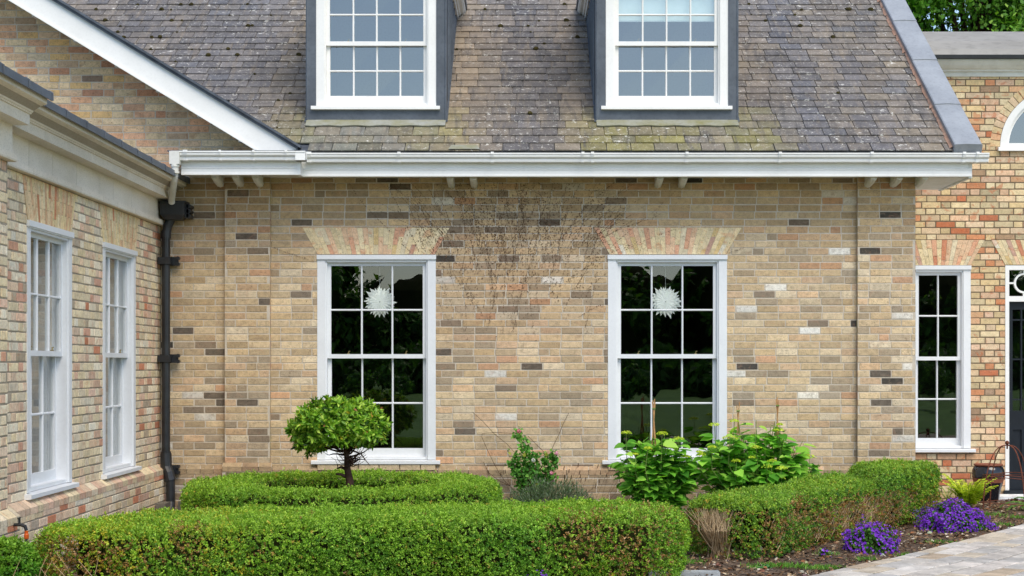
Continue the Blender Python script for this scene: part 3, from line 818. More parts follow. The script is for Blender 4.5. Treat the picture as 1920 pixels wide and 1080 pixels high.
# little dark moss cushions dotted over the slates
mb = MB(); rng = random.Random(71)
for k in range(150):
    x = rng.choice([rng.uniform(-5.5, -2.4), rng.uniform(-5.5, -2.4), rng.uniform(-.8, .7), rng.uniform(2.3, 4.2)]); s = rng.uniform(.3, 4.6)
    if x > -2 and s < 2.6 and rng.random() < .8: continue
    s = round(s/gauge)*gauge-.035+rng.uniform(-.015, .01); yc = -.45+s*cs_
    if ZR(yc) < zg(x)+.02 and x < -2.3: continue
    r = rng.uniform(.010, .034); m_ = 7; vs = []
    for j, (q1, q2) in enumerate(((1, 0), (.95, .5), (.5, .95))):
        for q in range(m_):
            a = 2*math.pi*q/m_; e = rng.uniform(.75, 1.25); vs.append(roof_pt(x+r*q1*e*math.cos(a), s+r*q1*e*math.sin(a)*.8, .022+r*q2*.9))
    mb.add(vs, [(j*m_+q, j*m_+(q+1) % m_, (j+1)*m_+(q+1) % m_, (j+1)*m_+q) for j in range(2) for q in range(m_)]+[tuple(range(2*m_, 3*m_))])
o = mb.build('moss', M['moss'], house); o['kind'] = 'stuff'
# deck and rear slope
mb = MB()
def slab(pts, th):
    vs = list(pts)+[(x, y, z-th) for x, y, z in pts]; k = len(pts)
    mb.add(vs, [tuple(range(k)), tuple(range(2*k-1, k-1, -1))]+[(k+i, k+(i+1) % k, (i+1) % k, i) for i in range(k)])
def deck(x0, x1, ya, yb):
    slab([(x0, ya, ZR(ya)-.004), (x1, ya, ZR(ya)-.004), (x1, yb, ZR(yb)-.004), (x0, yb, ZR(yb)-.004)], .03)
deck(-2.35, 4.34, -.44, .10); 
deck(-10.5, DORM[0][0], .10, YT); deck(DORM[0][1], DORM[1][0], .10, YT); deck(DORM[1][1], 4.34, .10, YT)
for d0_, d1_ in DORM: deck(d0_, d1_, 3.6, YT)
slab([(-10.5, YT, ZR(YT)), (4.6, YT, ZR(YT)), (4.6, 10.4, 3.6), (-10.5, 10.4, 3.6)], .05)
mb.build('roof_deck', M['slate_edge'], house)
# lead-covered verge coping
mb = MB(); ts = [-.05, .77, 1.77, 2.75, 3.75, 5.4]
for i, (t0, t1) in enumerate(zip(ts[:-1], ts[1:])):
    s0, s1 = t0*SL, t1*SL+.02
    h = .085; e = .006*(1 if i % 2 else 0)
    pr = [(4.335, .0), (4.33, h), (4.34, h+.008), (4.47, h+.014), (4.60, h+.008), (4.612, h-.004), (4.612, -.05), (4.50, -.06), (4.335, -.05)]
    vs = [roof_pt(x, s0, q+.0+.009) for x, q in pr]+[roof_pt(x, s1, q) for x, q in pr]; k = len(pr)
    mb.add(vs, [(i2, (i2+1) % k, k+(i2+1) % k, k+i2)[::-1] for i2 in range(k)]+[tuple(range(k)), tuple(range(2*k-1, k-1, -1))])
    mb.tube([roof_pt(4.333, s1-.01, .06), roof_pt(4.335, s1-.01, h+.008), roof_pt(4.47, s1-.01, h+.018), roof_pt(4.605, s1-.01, h+.01), roof_pt(4.614, s1-.01, .03)], .007, 6)
mb.build('verge_coping', M['lead'], house)
mb = MB(); rr = random.Random(3); s = 0.0
while s < 4.9:
    w = rr.uniform(.08, .2)
    mb.add([roof_pt(4.300+rr.uniform(-.012, .012), s, .03), roof_pt(4.332, s, .05), roof_pt(4.332, s+w, .05), roof_pt(4.305+rr.uniform(-.012, .012), s+w, .03)], [(0, 1, 2, 3)])
    s += w
mb.build('mortar_fillet', M['mortar_pink'], house)
mb = MB()
mb.add([(4.045, .02, 0), (4.045, 10, 0), (4.045, 10, 3.9), (4.045, 5, 7.2), (4.045, .02, 4.0)], [(0, 1, 2, 3, 4)]); 
mb.build('end_wall', M['brick'], house)

# ---- dormers
def dormer(x0, x1, label, blind=False):
    TD = lambda u, n, z: (u, .10-n, z)
    top = 5.72; zb = 4.11; YB = 3.6
    mb = MB(); wl, wr = x0+.10, x1-.10            # frame edges
    zf0, zf1 = 4.27, 5.63
    mb.box(x0, wl, -.03, .012, zb-.03, top, T=TD); mb.box(wr, x1, -.03, .012, zb-.03, top, T=TD)
    mb.box(wl, wr, -.03, .010, zb-.03, zf0-.046, T=TD); mb.box(wl, wr, -.03, .010, zf1, top, T=TD)
    # cheeks with standing rolls
    mb.box(x0, x0+.03, -YB, -.03, zb-.03, top, T=TD); mb.box(x1-.03, x1, -YB, -.03, zb-.03, top, T=TD)
    for y in np.arange(.42, YB, .36):
        for x in (x0-.004, x1+.004):
            z0 = ZR(.1+y)+.0
            if z0 < top: mb.tube([(x, .1+y, z0-.05), (x, .1+y, top)], .017, 6)
    for x in (x0+.004, x1-.004): mb.tube([(x, .095, zb), (x, .095, top)], .014, 6)
    d = mb.build('dormer', M['lead_dark'], house); d['label'] = label
    # apron dressed over the slates + soakers up the cheeks
    mb = MB()
    s = (.10+.45)/cs_
    pts = []
    nseg = 24; rr = random.Random(int(x0*100))
    for i in range(nseg):
        ua = x0-.0+(x1-x0)*i/nseg; ub = x0+(x1-x0)*(i+1)/nseg
        la = .12+.010*math.sin(i*1.3); lb = .12+.010*math.sin((i+1)*1.3)
        mb.add([roof_pt(ua, s-la, .034), roof_pt(ub, s-lb, .034), roof_pt(ub, s+.03, .036), roof_pt(ua, s+.03, .036), roof_pt(ua, s-la, .022), roof_pt(ub, s-lb, .022)], [(0, 1, 2, 3), (4, 5, 1, 0)])
    ap = mb.build('apron', M['lead_apron'], d)
    for x, sg in ((x0, -1), (x1, 1)):
        mb = MB()
        xx = sorted((x, x+sg*.02))
        vs = [roof_pt(xx[0], s-.02, .03), roof_pt(xx[1], s-.02, .03), roof_pt(xx[1], s+2.9, .03), roof_pt(xx[0], s+2.9, .03)]
        mb.add(vs, [(0, 1, 2, 3)])
        mb.build('flashing', M['lead_dark'], d)
    w = sash_window(TD, wl, wr, zf0, zf1, 4, 2, d, M['glass_dormer'], name='window_frame', fw=.10, cap=False, zmid=4.93, sillw=.05, back=.14, head=.08, rec=(.04, .075), wm=M['white'])
    # window pieces sit directly under the dormer, one level down
    for ch in [c for c in bpy.data.objects if c.parent == w]:
        ch.parent = d; ch.matrix_parent_inverse = Matrix.Translation((0, 0, 0))
    # eaves cornice and lead flat
    mb = MB()
    pr = [(0, 5.69), (.03, 5.69), (.035, 5.73), (.05, 5.735), (.06, 5.76), (.09, 5.775), (.11, 5.80), (.115, 5.845), (0, 5.845)]
    mb.prism(pr[::-1], x0-.1, x1+.1, TD)
    mb.prism(pr, .1-.11, YB, lambda a, n, z: (x1+n, a, z)); mb.prism(pr[::-1], .1-.11, YB, lambda a, n, z: (x0-n, a, z))
    mb.build('eaves_cornice', M['white_old'], d)
    mb = MB(); mb.box(x0-.13, x1+.13, -.04, YB+.4, 5.846, 5.90); mb.build('dormer_roof', M['lead_dark'], d)
    mb = MB(); X0, X1, Y0, Y1, Z0, Z1 = x0+.032, x1-.032, .135, 2.6, zb, 5.68
    vs = [(X0, Y0, Z0), (X1, Y0, Z0), (X1, Y1, Z0), (X0, Y1, Z0), (X0, Y0, Z1), (X1, Y0, Z1), (X1, Y1, Z1), (X0, Y1, Z1)]
    mb.add(vs, [(0, 1, 2, 3), (7, 6, 5, 4), (5, 6, 2, 1), (6, 7, 3, 2), (7, 4, 0, 3)]); mb.build('room', M['room_pale'], d)
    if blind:
        mb = MB(); mb.box(wl+.12, wr-.12, -.125, -.12, 5.19, 5.55, T=TD); mb.box(wl+.12, wr-.12, -.128, -.116, 5.175, 5.19, T=TD)
        mb.build('roller_blind', M['paper'], d)
M['lead_apron'] = mat_noise('mossy_lead', '9a9c96', '817e58', 4.5, .7, .2, .3, 30)
dormer(*DORM[0], 'left lead-clad dormer with plain grey-blue panes')
dormer(*DORM[1], 'right lead-clad dormer with a pale roller blind behind its upper panes', True)
# small lead patch at the eaves
mb = MB(); mb.add([roof_pt(-.78, -.035, .040), roof_pt(-.46, -.035, .040), roof_pt(-.49, .055, .038), roof_pt(-.75, .06, .038)], [(0, 1, 2, 3)])
mb.build('lead_patch', M['lead_apron'], house)

# ---- gable roof and bargeboard
mb = MB()
def gslab(side, th, y0, y1, up=0.0, x_in=AX, x_out=-2.28, mi=0):
    f = (lambda x: x) if side > 0 else (lambda x: 2*AX-x)
    a = [(x_out, zg(x_out)+up), (x_in, zg(x_in)+up)]
    vs = []
    for y in (y0, y1):
        for x, z in a: vs += [(f(x), y, z), (f(x), y, z-th)]
    fs = [(0, 2, 6, 4), (1, 5, 7, 3), (0, 1, 3, 2), (4, 6, 7, 5), (0, 4, 5, 1), (2, 3, 7, 6)]
    mb.add(vs, fs if side > 0 else [t[::-1] for t in fs], (1, 1, 1), mi)
for sd_ in (1, -1):
    gslab(sd_, .028, -.47, 4.6, .022); gslab(sd_, .028, -.45, 4.6, -.008, x_out=-2.31)
mb.build('gable_roof', M['slate_edge'], house)
mb = MB()
def bb(side, y0, y1, up0, up1):
    f = (lambda x: x) if side > 0 else (lambda x: 2*AX-x)
    zb = 3.735
    x_top = -2.3+(3.77+up1-zb)/.608; x_low = -2.3+(3.77+up0-zb)/.608
    pts = [(AX, zg(AX)+up0), (x_low, zb), (x_top, zb), (AX, zg(AX)+up1)]
    vs = [(f(x), y0, z) for x, z in pts]+[(f(x), y1, z) for x, z in pts]
    fs = [(0, 1, 2, 3), (7, 6, 5, 4), (4, 5, 1, 0), (6, 7, 3, 2), (5, 6, 2, 1)]
    mb.add(vs, fs if side > 0 else [t[::-1] for t in fs])
for sd_ in (1, -1):
    bb(sd_, -.42, -.38, -.29, -.035); bb(sd_, -.435, -.42, -.305, -.285); bb(sd_, -.38, -.01, -.275, -.255)
mb.build('bargeboard', M['white'], house)
for k in range(8):
    mb = MB(); x = -2.9-k*.42; z = zg(x)-.30
    mb.box(x-.02, x+.02, -.40, -.30, z-.012, z+.012)
    mb.build('vent_block', M['white_old'], house)
mb = MB(); mb.box(-3.6, -2.35, -.60, .0, 3.70, 3.712); mb.box(-3.45, -2.7, -.10, -.004, 3.712, 3.76); mb.build('valley_flashing', M['lead_dark'], house)

# ---- eaves: soffit, fascia, gutter, rafter feet
def eave(x0, x1, off, gx0, gx1):
    T = lambda a, n, z: (a, -n-off, z)
    mb = MB()
    fas = [(.40, 3.466), (.452, 3.466), (.452, 3.482), (.445, 3.486), (.445, 3.53), (.452, 3.534), (.452, 3.548), (.440, 3.553), (.436, 3.556), (.436, 3.70), (.40, 3.70)]
    mb.prism(fas[::-1], x0, x1, T); f = mb.build('fascia', M['white'], house)
    mb = MB(); mb.box(x0, x1, -.402-off, .0, 3.50, 3.52); mb.build('soffit', M['white_old'], house)
    mb = MB()
    g = [(.437, 3.602), (.505, 3.602), (.520, 3.606), (.523, 3.622), (.520, 3.636), (.530, 3.640), (.546, 3.652), (.550, 3.668), (.543, 3.678), (.556, 3.681), (.556, 3.693), (.546, 3.694), (.53, 3.670), (.51, 3.62), (.44, 3.615)]
    mb.prism(g[::-1], gx0, gx1, T); return mb.build('gutter', M['white'], house)
eave(-2.27, 4.53, 0, -2.22, 4.68)
eave(-3.46, -2.27, .15, -3.54, -2.20)
mb = MB(); mb.box(-2.30, -2.20, -.70, -.52, 3.602, 3.694); mb.box(-2.30, -2.262, -.60, -.40, 3.467, 3.60); mb.build('gutter_angle', M['white'], house)
def bracket(x, off, w=.015):
    mb = MB()
    T = lambda a, n, z: (a, -n-off, z)
    g = [(.437, 3.596), (.510, 3.596), (.527, 3.602), (.529, 3.622), (.526, 3.634), (.536, 3.636), (.552, 3.65), (.560, 3.668), (.556, 3.676), (.568, 3.679), (.568, 3.702), (.545, 3.705), (.53, 3.698), (.44, 3.63)]
    mb.prism(g[::-1], x-w, x+w, T); mb.build('gutter_bracket', M['white'], house)
for px in (655-585, 748, 1093, 1111, 1288, 1463, 1635, 1808, 1833, 923):
    x = (px-985)/3096*16.65
    if x > -2.1: bracket(x, 0)
for px in (345, 349, 412, 475, 536): bracket((px-985)/3096*16.5, .15, .01)
bracket(-2.19, 0, .03)
for x, off in [((px-985)/3096*17.0, o) for px, o in ((410, .1), (448, .1), (485, .1), (845, 0), (888, 0), (1236, 0), (1281, 0), (1632, .05), (1680, .05), (1727, .05))]:
    mb = MB(); pr = []
    w = .045
    pts = [(0, 3.40), (.22, 3.43), (.30, 3.45), (.34, 3.475), (.35, 3.50), (0, 3.50)]
    mb.prism(pts[::-1], x-w*.7, x+w*.7, lambda a, n, z: (a, -n-off, z))
    mb.tube([(x, -off, 3.43), (x, -.20-off, 3.445), (x, -.33-off, 3.475)], w*.85, 8)
    mb.build('rafter_foot', M['white_old'], house)
# boxed end of the eaves past the corner
mb = MB()
for k in range(7): mb.box(4.053, 4.50, -.40+k*.17+.002, -.40+(k+1)*.17-.002, 3.462, 3.482)
mb.box(4.50, 4.535, -.44, .8, 3.45, 3.80); mb.box(4.053, 4.50, -.40, .79, 3.484, 3.50)
mb.build('eaves_box', M['white_old'], house)

# ---- rainwater pipes
mb = MB()
mb.tube([(-3.505, -.68, 3.66), (-3.505, -.68, 3.50), (-3.515, -.66, 3.44)], .036, 12)
mb.box(-3.555, -3.455, -.72, -.62, 3.56, 3.69); mb.tube([(-3.505, -.68, 3.56), (-3.505, -.68, 3.535)], .044, 12)
mb.tube([(-3.505, -.68, 3.49), (-3.505, -.68, 3.47)], .043, 12)
mb.tube([(-3.512, -.665, 3.45), (-3.52, -.64, 3.42), (-3.62, -.30, 3.245), (-3.625, -.27, 3.22)], .034, 12)
mb.build('swan_neck_pipe', M['white_old'], house, smooth=False)
mb = MB()
def frustum(cx, cy, z0, z1, a0, b0, a1, b1):
    vs = [(cx-a0, cy-b0, z0), (cx+a0, cy-b0, z0), (cx+a0, cy+b0, z0), (cx-a0, cy+b0, z0), (cx-a1, cy-b1, z1), (cx+a1, cy-b1, z1), (cx+a1, cy+b1, z1), (cx-a1, cy+b1, z1)]
    mb.add(vs, [(0, 3, 2, 1), (4, 5, 6, 7), (0, 1, 5, 4), (1, 2, 6, 5), (2, 3, 7, 6), (3, 0, 4, 7)])
frustum(-3.625, -.14, 3.10, 3.225, .125, .105, .125, .105); frustum(-3.625, -.14, 3.05, 3.10, .08, .08, .125, .105); frustum(-3.625, -.14, 3.222, 3.24, .135, .115, .135, .115)
for x in (-3.49, -3.47):
    for z in (3.09, 3.14, 3.19): mb.tube([(x, -.03, z), (x, -.20, z)], .024, 8)
mb.tube([(-3.66, -.13, 3.07), (-3.70, -.13, 2.98), (-3.715, -.13, 2.90)], .047, 14)
hop = mb.build('hopper', M['iron'], house)
mb = MB()
mb.tube([(-3.715, -.13, 2.95), (-3.715, -.13, .62)], .043, 16)
for z in (2.90, 2.63, 1.62, .62): mb.tube([(-3.715, -.13, z-.04), (-3.715, -.13, z+.04)], .052, 16)
mb.tube([(-3.715, -.13, .64), (-3.71, -.14, .50), (-3.68, -.16, .44), (-3.66, -.17, .36)], .058, 14)
mb.tube([(-3.66, -.17, .38), (-3.655, -.18, .14), (-3.65, -.24, .05)], .046, 14)
dp = mb.build('drainpipe', M['iron'], house); dp['label'] = 'black cast iron drainpipe in the corner'
for z in (2.63, 1.62, .47):
    mb = MB(); mb.box(-3.79, -3.60, -.075, -.055, z-.045, z+.045); mb.box(-3.79, -3.66, -.185, -.075, z-.035, z+.035)
    for zz in (z-.03, z+.03): mb.tube([(-3.60, -.05, zz), (-3.60, -.10, zz)], .02, 8)
    mb.build('pipe_bracket', M['iron'], dp)
for q in ((-3.60, -3.18, -.09, -.03, .0, .14), (-3.72, -3.62, -.6, -.35, 0, .16)):
    mb = MB(); mb.box(*q); mb.build('cement_base', M['render'], house)
# ------------------------------------------------------------------ ground
def sheet(name, pts, z, mat, kind='structure'):
    mb = MB(); mb.add([(x, y, z) for x, y in pts], [tuple(range(len(pts)))]); o = mb.build(name, mat); o['kind'] = kind; return o
sheet('ground', [(-500, -500), (500, -500), (500, 500), (-500, 500)], -.012, M['lawn'])
sheet('driveway', [(-40, -16), (40, -16), (40, -6.9), (-40, -6.9)], -.008, M['gravel'])
# planted bed: gently uneven soil
NX, NY = 150, 120
mb = MB(); xs = np.linspace(-3.75, 9.5, NX); ys = np.linspace(-6.9, 1.99, NY)
g = np.array([(x, y, 0) for y in ys for x in xs]); hz = .008+.012*wob(g, 2.3, 2)+.006*wob(g, 9, 5)
g[:, 2] = hz
vs = [tuple(p) for p in g]
fs = [(j*NX+i, j*NX+i+1, (j+1)*NX+i+1, (j+1)*NX+i) for j in range(NY-1) for i in range(NX-1)]
mb.add(vs, fs); o = mb.build('soil_bed', M['mulch'], smooth=True); o['kind'] = 'structure'

# path edge curve
PE = [(-.5, -8.6), (1.0, -6.75), (2.264, -5.05), (3.08, -3.98), (4.11, -2.45), (4.75, -1.47), (5.3, -.5), (5.75, .7), (5.9, 1.5)]
def curve(pts, n):
    P = [Vector((x, y)) for x, y in pts]; out = []
    for i in range(len(P)-1):
        p0 = P[max(i-1, 0)]; p1 = P[i]; p2 = P[i+1]; p3 = P[min(i+2, len(P)-1)]
        for k in range(n):
            t = k/n
            out.append(.5*((2*p1)+(p2-p0)*t+(2*p0-5*p1+4*p2-p3)*t*t+(3*p1-p0-3*p2+p3)*t**3))
    out.append(P[-1]); return out
pc = curve(PE, 24)
cum = [0]
for a, b in zip(pc[:-1], pc[1:]): cum.append(cum[-1]+(b-a).length)
def pathpt(s, off):
    s = max(0, min(cum[-1]-1e-4, s)); i = int(np.searchsorted(cum, s, side='right')-1); i = min(i, len(pc)-2)
    t = (s-cum[i])/(cum[i+1]-cum[i]); p = pc[i].lerp(pc[i+1], t)
    i0 = max(i-6, 0); i1 = min(i+7, len(pc)-1); d = (pc[i1]-pc[i0]).normalized(); nrm = Vector((d.y, -d.x))
    return p+nrm*off
mb = MB(); rng = random.Random(17)
PALP = ['cfc8bd', 'd8d0c4', 'c3beb6', 'd2c4ae', 'c9c1b6', 'bcb8b2', 'd3cabf', 'cdb99f', 'dcd5cb']
off = 0.0; row = 0
while off < 5.2:
    w = .20 if row else .13
    s = rng.uniform(0, .2)
    while s < cum[-1]-.3:
        L_ = rng.uniform(.24, .46)
        g_ = .0095; z = .042+rng.uniform(-.003, .003)+.004
        c0 = [pathpt(s+g_, off+g_), pathpt(s+L_-g_, off+g_), pathpt(s+L_-g_, off+w-g_), pathpt(s+g_, off+w-g_)]
        cc = (c0[0]+c0[1]+c0[2]+c0[3])/4
        c1 = [cc+(p-cc)*(1-.010/max(.05, (p-cc).length)) for p in c0]
        tl = [rng.uniform(-.002, .002) for _ in range(4)]
        vs = [(p.x, p.y, z+tl[i]) for i, p in enumerate(c1)]+[(p.x, p.y, z-.006) for p in c0]+[(p.x, p.y, 0) for p in c0]
        f = rng.uniform(.88, 1.12); col = tuple(min(1, q*f) for q in lin(rng.choice(PALP)))
        fs = [(0, 3, 2, 1)]
        for r in (0, 4): fs += [(r+i, r+(i+1) % 4, r+4+(i+1) % 4, r+4+i) for i in range(4)]
        mb.add(vs, fs, col); s += L_
    off += w; row += 1
o = mb.build('path', M['paving']); o['kind'] = 'structure'
mb = MB()
vs = []; n = 60
for i in range(n+1):
    s = cum[-1]*i/n
    a = pathpt(s, .004); b = pathpt(s, 5.2); vs += [(a.x, a.y, .034), (b.x, b.y, .034)]
mb.add(vs, [(2*i, 2*i+1, 2*i+3, 2*i+2) for i in range(n)]); o = mb.build('path_bedding', M['grout']); o['kind'] = 'structure'
# stone edging that runs off in front of the long hedge
mb = MB(); x = 1.42
for k in range(9):
    mb.box(x-.56, x-.008, -5.10-.06*k-.14, -5.10-.06*k, .0, .05, tuple(q*random.Random(k).uniform(.9, 1.05) for q in lin('aeb2b3'))); x -= .56
o = mb.build('stone_edging', M['paving']); tag(o, 'flat grey stone edging along the front of the long hedge', 'edging')

# bark chips, stones and fallen leaves on the soil
def in_path(P):
    q = np.array([(p.x, p.y) for p in pc[::3]])
    d = np.linalg.norm(P[:, None, :2]-q[None], axis=2); i = d.argmin(1); i2 = np.minimum(i+1, len(q)-1); i1 = np.maximum(i2-1, 0)
    t = q[i2]-q[i1]; v = P[:, :2]-q[i1]
    return (t[:, 1]*v[:, 0]-t[:, 0]*v[:, 1]) > -.01*np.linalg.norm(t, axis=1)
rg = np.random.default_rng(5)
Nn = 30000
P = np.zeros((Nn, 3)); P[:, 0] = rg.uniform(.6, 7.5, Nn); P[:, 1] = rg.uniform(-6.2, 1.9, Nn)
P = P[~in_path(P)]; P = P[:22000]; Nn = len(P)
P[:, 2] = .008+.012*wob(P*[1, 1, 0], 2.3, 2)+.006*wob(P*[1, 1, 0], 9, 5)+rg.uniform(.004, .02, Nn)
d = unit(rg, Nn); d[:, 2] *= .3; n_ = unit(rg, Nn)*.5+[0, 0, 1]
chips = leafcloud('bark_chips', P, d, n_, rg.uniform(.018, .05, Nn), pick(rg, Nn, [(20, '6d543f'), (16, '8a6e53'), (12, '4a382b'), (9, 'a68b6c'), (5, 'c7b496'), (6, '9d6a48'), (2.5, 'ddd0b8')]), M['chip'])
tag(chips, kind='stuff')
mb = MB(); rng = random.Random(8)
for k in range(700):
    x = rng.uniform(.7, 6.6); y = rng.uniform(-5.8, 1.8)
    if in_path(np.array([[x, y, 0]]))[0]: continue
    r = rng.uniform(.007, .02); c = tuple(q*rng.uniform(.7, 1.1) for q in lin(rng.choice(['c9bda6', 'b4a48a', 'd8cfbd', '9c8a72', 'a87f5e'])))
    vs = []; m_ = 6
    for j, (rr_, zz) in enumerate(((1, 0), (.85, .6), (.3, .9))):
        for q in range(m_):
            a = 2*math.pi*q/m_+j*.3; e = rng.uniform(.8, 1.2); vs.append((x+r*rr_*e*math.cos(a)*1.2, y+r*rr_*e*math.sin(a), .012+r*zz))
    mb.add(vs, [(j*m_+q, j*m_+(q+1) % m_, (j+1)*m_+(q+1) % m_, (j+1)*m_+q) for j in range(2) for q in range(m_)]+[tuple(range(12, 18))], c)
o = mb.build('pebbles', M['chip']); o['kind'] = 'stuff'

# ------------------------------------------------------------------ clipped box hedges
PALB = [(26, '6f9d2b'), (22, '88b434'), (16, '568523'), (12, 'a0c642'), (8, '41701c'), (4, 'b4cd52'), (1.6, 'bda94a')]
PALB_D = [(20, 'a3763f'), (16, '8b6a42'), (14, 'b08d5d'), (12, '6d7a2a'), (9, 'c09a6c')]
def sd_poly(P, line, w):
    L = np.array(line); best = np.full(len(P), 1e9)
    for a, b in zip(L[:-1], L[1:]):
        ab = b[:2]-a[:2]; t = np.clip(((P[:, :2]-a[:2])@ab)/(ab@ab), 0, 1)
        d = np.linalg.norm(P[:, :2]-(a[:2]+t[:, None]*ab), axis=1); best = np.minimum(best, d)
    return best-w
def hedge(name, sdf, bb, H, root, seed, dens, pal=PALB, leaf=.019, browse=None, hfun=None, rnd=.09, amp=.018, mat=None, yellow=None):
    rg = np.random.default_rng(seed)
    def dist(P):
        h = H if hfun is None else hfun(P)
        r = rnd; q1 = sdf(P)+r; q2 = P[:, 2]-h+r
        # keep the foot slightly pulled in
        q1 = q1+.05*np.clip(.25-P[:, 2], 0, 1)/.25*.8
        q = np.stack([np.maximum(q1, 0), np.maximum(q2, 0)], 1)
        return np.linalg.norm(q, axis=1)+np.minimum(np.maximum(q1, q2), 0)-r+amp*wob(P, 5.5, seed)+.014*wob(P, 17, seed+3)+.010*wob(P, 41, seed+5)
    out = []; tot = 0
    vol = (bb[1]-bb[0])*(bb[3]-bb[2])*H*1.15
    target = dens
    for it in range(200):
        P = np.stack([rg.uniform(bb[0], bb[1], 200000), rg.uniform(bb[2], bb[3], 200000), rg.uniform(.02, H*1.2+.05, 200000)], 1)
        dd = dist(P); k = (dd < .004) & (dd > -.055)
        k &= rg.random(len(P)) < np.exp(dd/.03)
        out.append(P[k]); tot += k.sum()
        if tot >= target/7: break
    C = np.concatenate(out)[:int(target/7)]
    e = .01
    G = np.stack([dist(C+[e, 0, 0])-dist(C-[e, 0, 0]), dist(C+[0, e, 0])-dist(C-[0, e, 0]), dist(C+[0, 0, e])-dist(C-[0, 0, e])], 1)
    G /= np.maximum(np.linalg.norm(G, axis=1, keepdims=True), 1e-6)
    tuft = C; tn = G+unit(rg, len(C))*.35+[0, 0, .25]; tn /= np.linalg.norm(tn, axis=1, keepdims=True)
    tuft = tuft+tn*(rg.exponential(.006, (len(tuft), 1)))
    k = 7; Nl = len(tuft)*k
    ti = np.repeat(np.arange(len(tuft)), k)
    lv = np.tile(np.arange(k), len(tuft))/k
    dirs = tn[ti]*rg.uniform(.1, 1.0, (Nl, 1))+unit(rg, Nl)*.9
    pos = tuft[ti]+tn[ti]*(lv[:, None]*.022)+unit(rg, Nl)*.006
    nr = tn[ti]+unit(rg, Nl)*.6
    tc = pick(rg, len(tuft), pal)
    # patches of slightly yellower and bluer growth
    pa = wob(tuft, 2.2, seed+9); tc = tc*(1+np.stack([pa*.16, pa*.05, -pa*.1], 1))
    if yellow is not None:
        yk = (rg.random(len(tuft)) < yellow(tuft))[:, None]; tc = np.where(yk, pick(rg, len(tuft), [(4, 'b3a52e'), (4, 'a3ae32'), (2, 'c9b548')]), tc)
    up = np.clip(tn[:, 2], 0, 1)**2                # pale new-tip green, stronger on upward-facing tufts: lit top painted into leaf colour
    tc = tc*(1-up[:, None]*.5)+np.array(lin('a6c648'))*up[:, None]*.5*rg.uniform(.7, 1.25, (len(tuft), 1))
    cols = tc[ti]*rg.uniform(.82, 1.18, (Nl, 1))
    keep = np.ones(Nl, bool)
    if browse is not None:
        b = browse(tuft)                            # 0 healthy .. 1 dead
        bd = rg.random(len(tuft)) < b*.8
        dead = pick(rg, Nl, PALB_D)
        cols = np.where(bd[ti][:, None], dead, cols)
        keep = ~((rg.random(len(tuft)) < b*.72)[ti])
    cols = np.clip(cols, 0, 1)
    sz = rg.uniform(.72, 1.2, Nl)*leaf
    o = leafcloud(name, pos[keep], dirs[keep], nr[keep], sz[keep], cols[keep], mat or M['leaf'], root)
    return o
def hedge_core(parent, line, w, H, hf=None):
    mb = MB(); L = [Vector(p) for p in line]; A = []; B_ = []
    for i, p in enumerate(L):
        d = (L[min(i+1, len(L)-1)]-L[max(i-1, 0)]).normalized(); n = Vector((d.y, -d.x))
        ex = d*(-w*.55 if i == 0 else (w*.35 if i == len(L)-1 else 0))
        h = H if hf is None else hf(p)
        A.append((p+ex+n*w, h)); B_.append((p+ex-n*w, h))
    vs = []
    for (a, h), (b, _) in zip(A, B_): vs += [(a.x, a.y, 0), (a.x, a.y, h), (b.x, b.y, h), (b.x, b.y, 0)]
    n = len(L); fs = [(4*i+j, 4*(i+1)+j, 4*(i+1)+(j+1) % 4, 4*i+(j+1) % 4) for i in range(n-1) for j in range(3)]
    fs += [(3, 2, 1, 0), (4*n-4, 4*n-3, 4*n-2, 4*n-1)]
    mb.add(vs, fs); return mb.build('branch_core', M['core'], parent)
def twigs(parent, pts_fn, n, seed, name='bare_twigs', r=(.002, .0048)):
    rng = random.Random(seed); mb = MB()
    for k in range(n):
        path = pts_fn(rng); mb.tube(path, [rng.uniform(*r)]*(len(path)-1)+[.001], 4)
    return mb.build(name, M['twig'], parent)

# ring hedge round the standard tree
RC = (-1.70, -1.76)
root = empty('box_hedge', (*RC, 0), 'round ring of clipped bright green box hedge encircling the small standard tree', 'hedge', 'clipped box hedges')
sdr = lambda P: np.abs(np.hypot(P[:, 0]-RC[0], P[:, 1]-RC[1])-1.17)-.28
hedge('foliage', sdr, (RC[0]-1.55, RC[0]+1.55, RC[1]-1.55, RC[1]+1.55), .45, root, 61, 230000, leaf=.0165)
circ = [(RC[0]+1.17*math.cos(a), RC[1]+1.17*math.sin(a)) for a in np.linspace(0, 2*math.pi, 49)]
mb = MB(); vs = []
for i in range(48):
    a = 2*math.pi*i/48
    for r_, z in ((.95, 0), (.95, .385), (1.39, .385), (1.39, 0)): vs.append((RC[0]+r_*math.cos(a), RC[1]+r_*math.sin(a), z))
mb.add(vs, [(4*i+j, 4*i+(j+1) % 4, 4*((i+1) % 48)+(j+1) % 4, 4*((i+1) % 48)+j) for i in range(48) for j in range(4)]); mb.build('branch_core', M['core'], root)

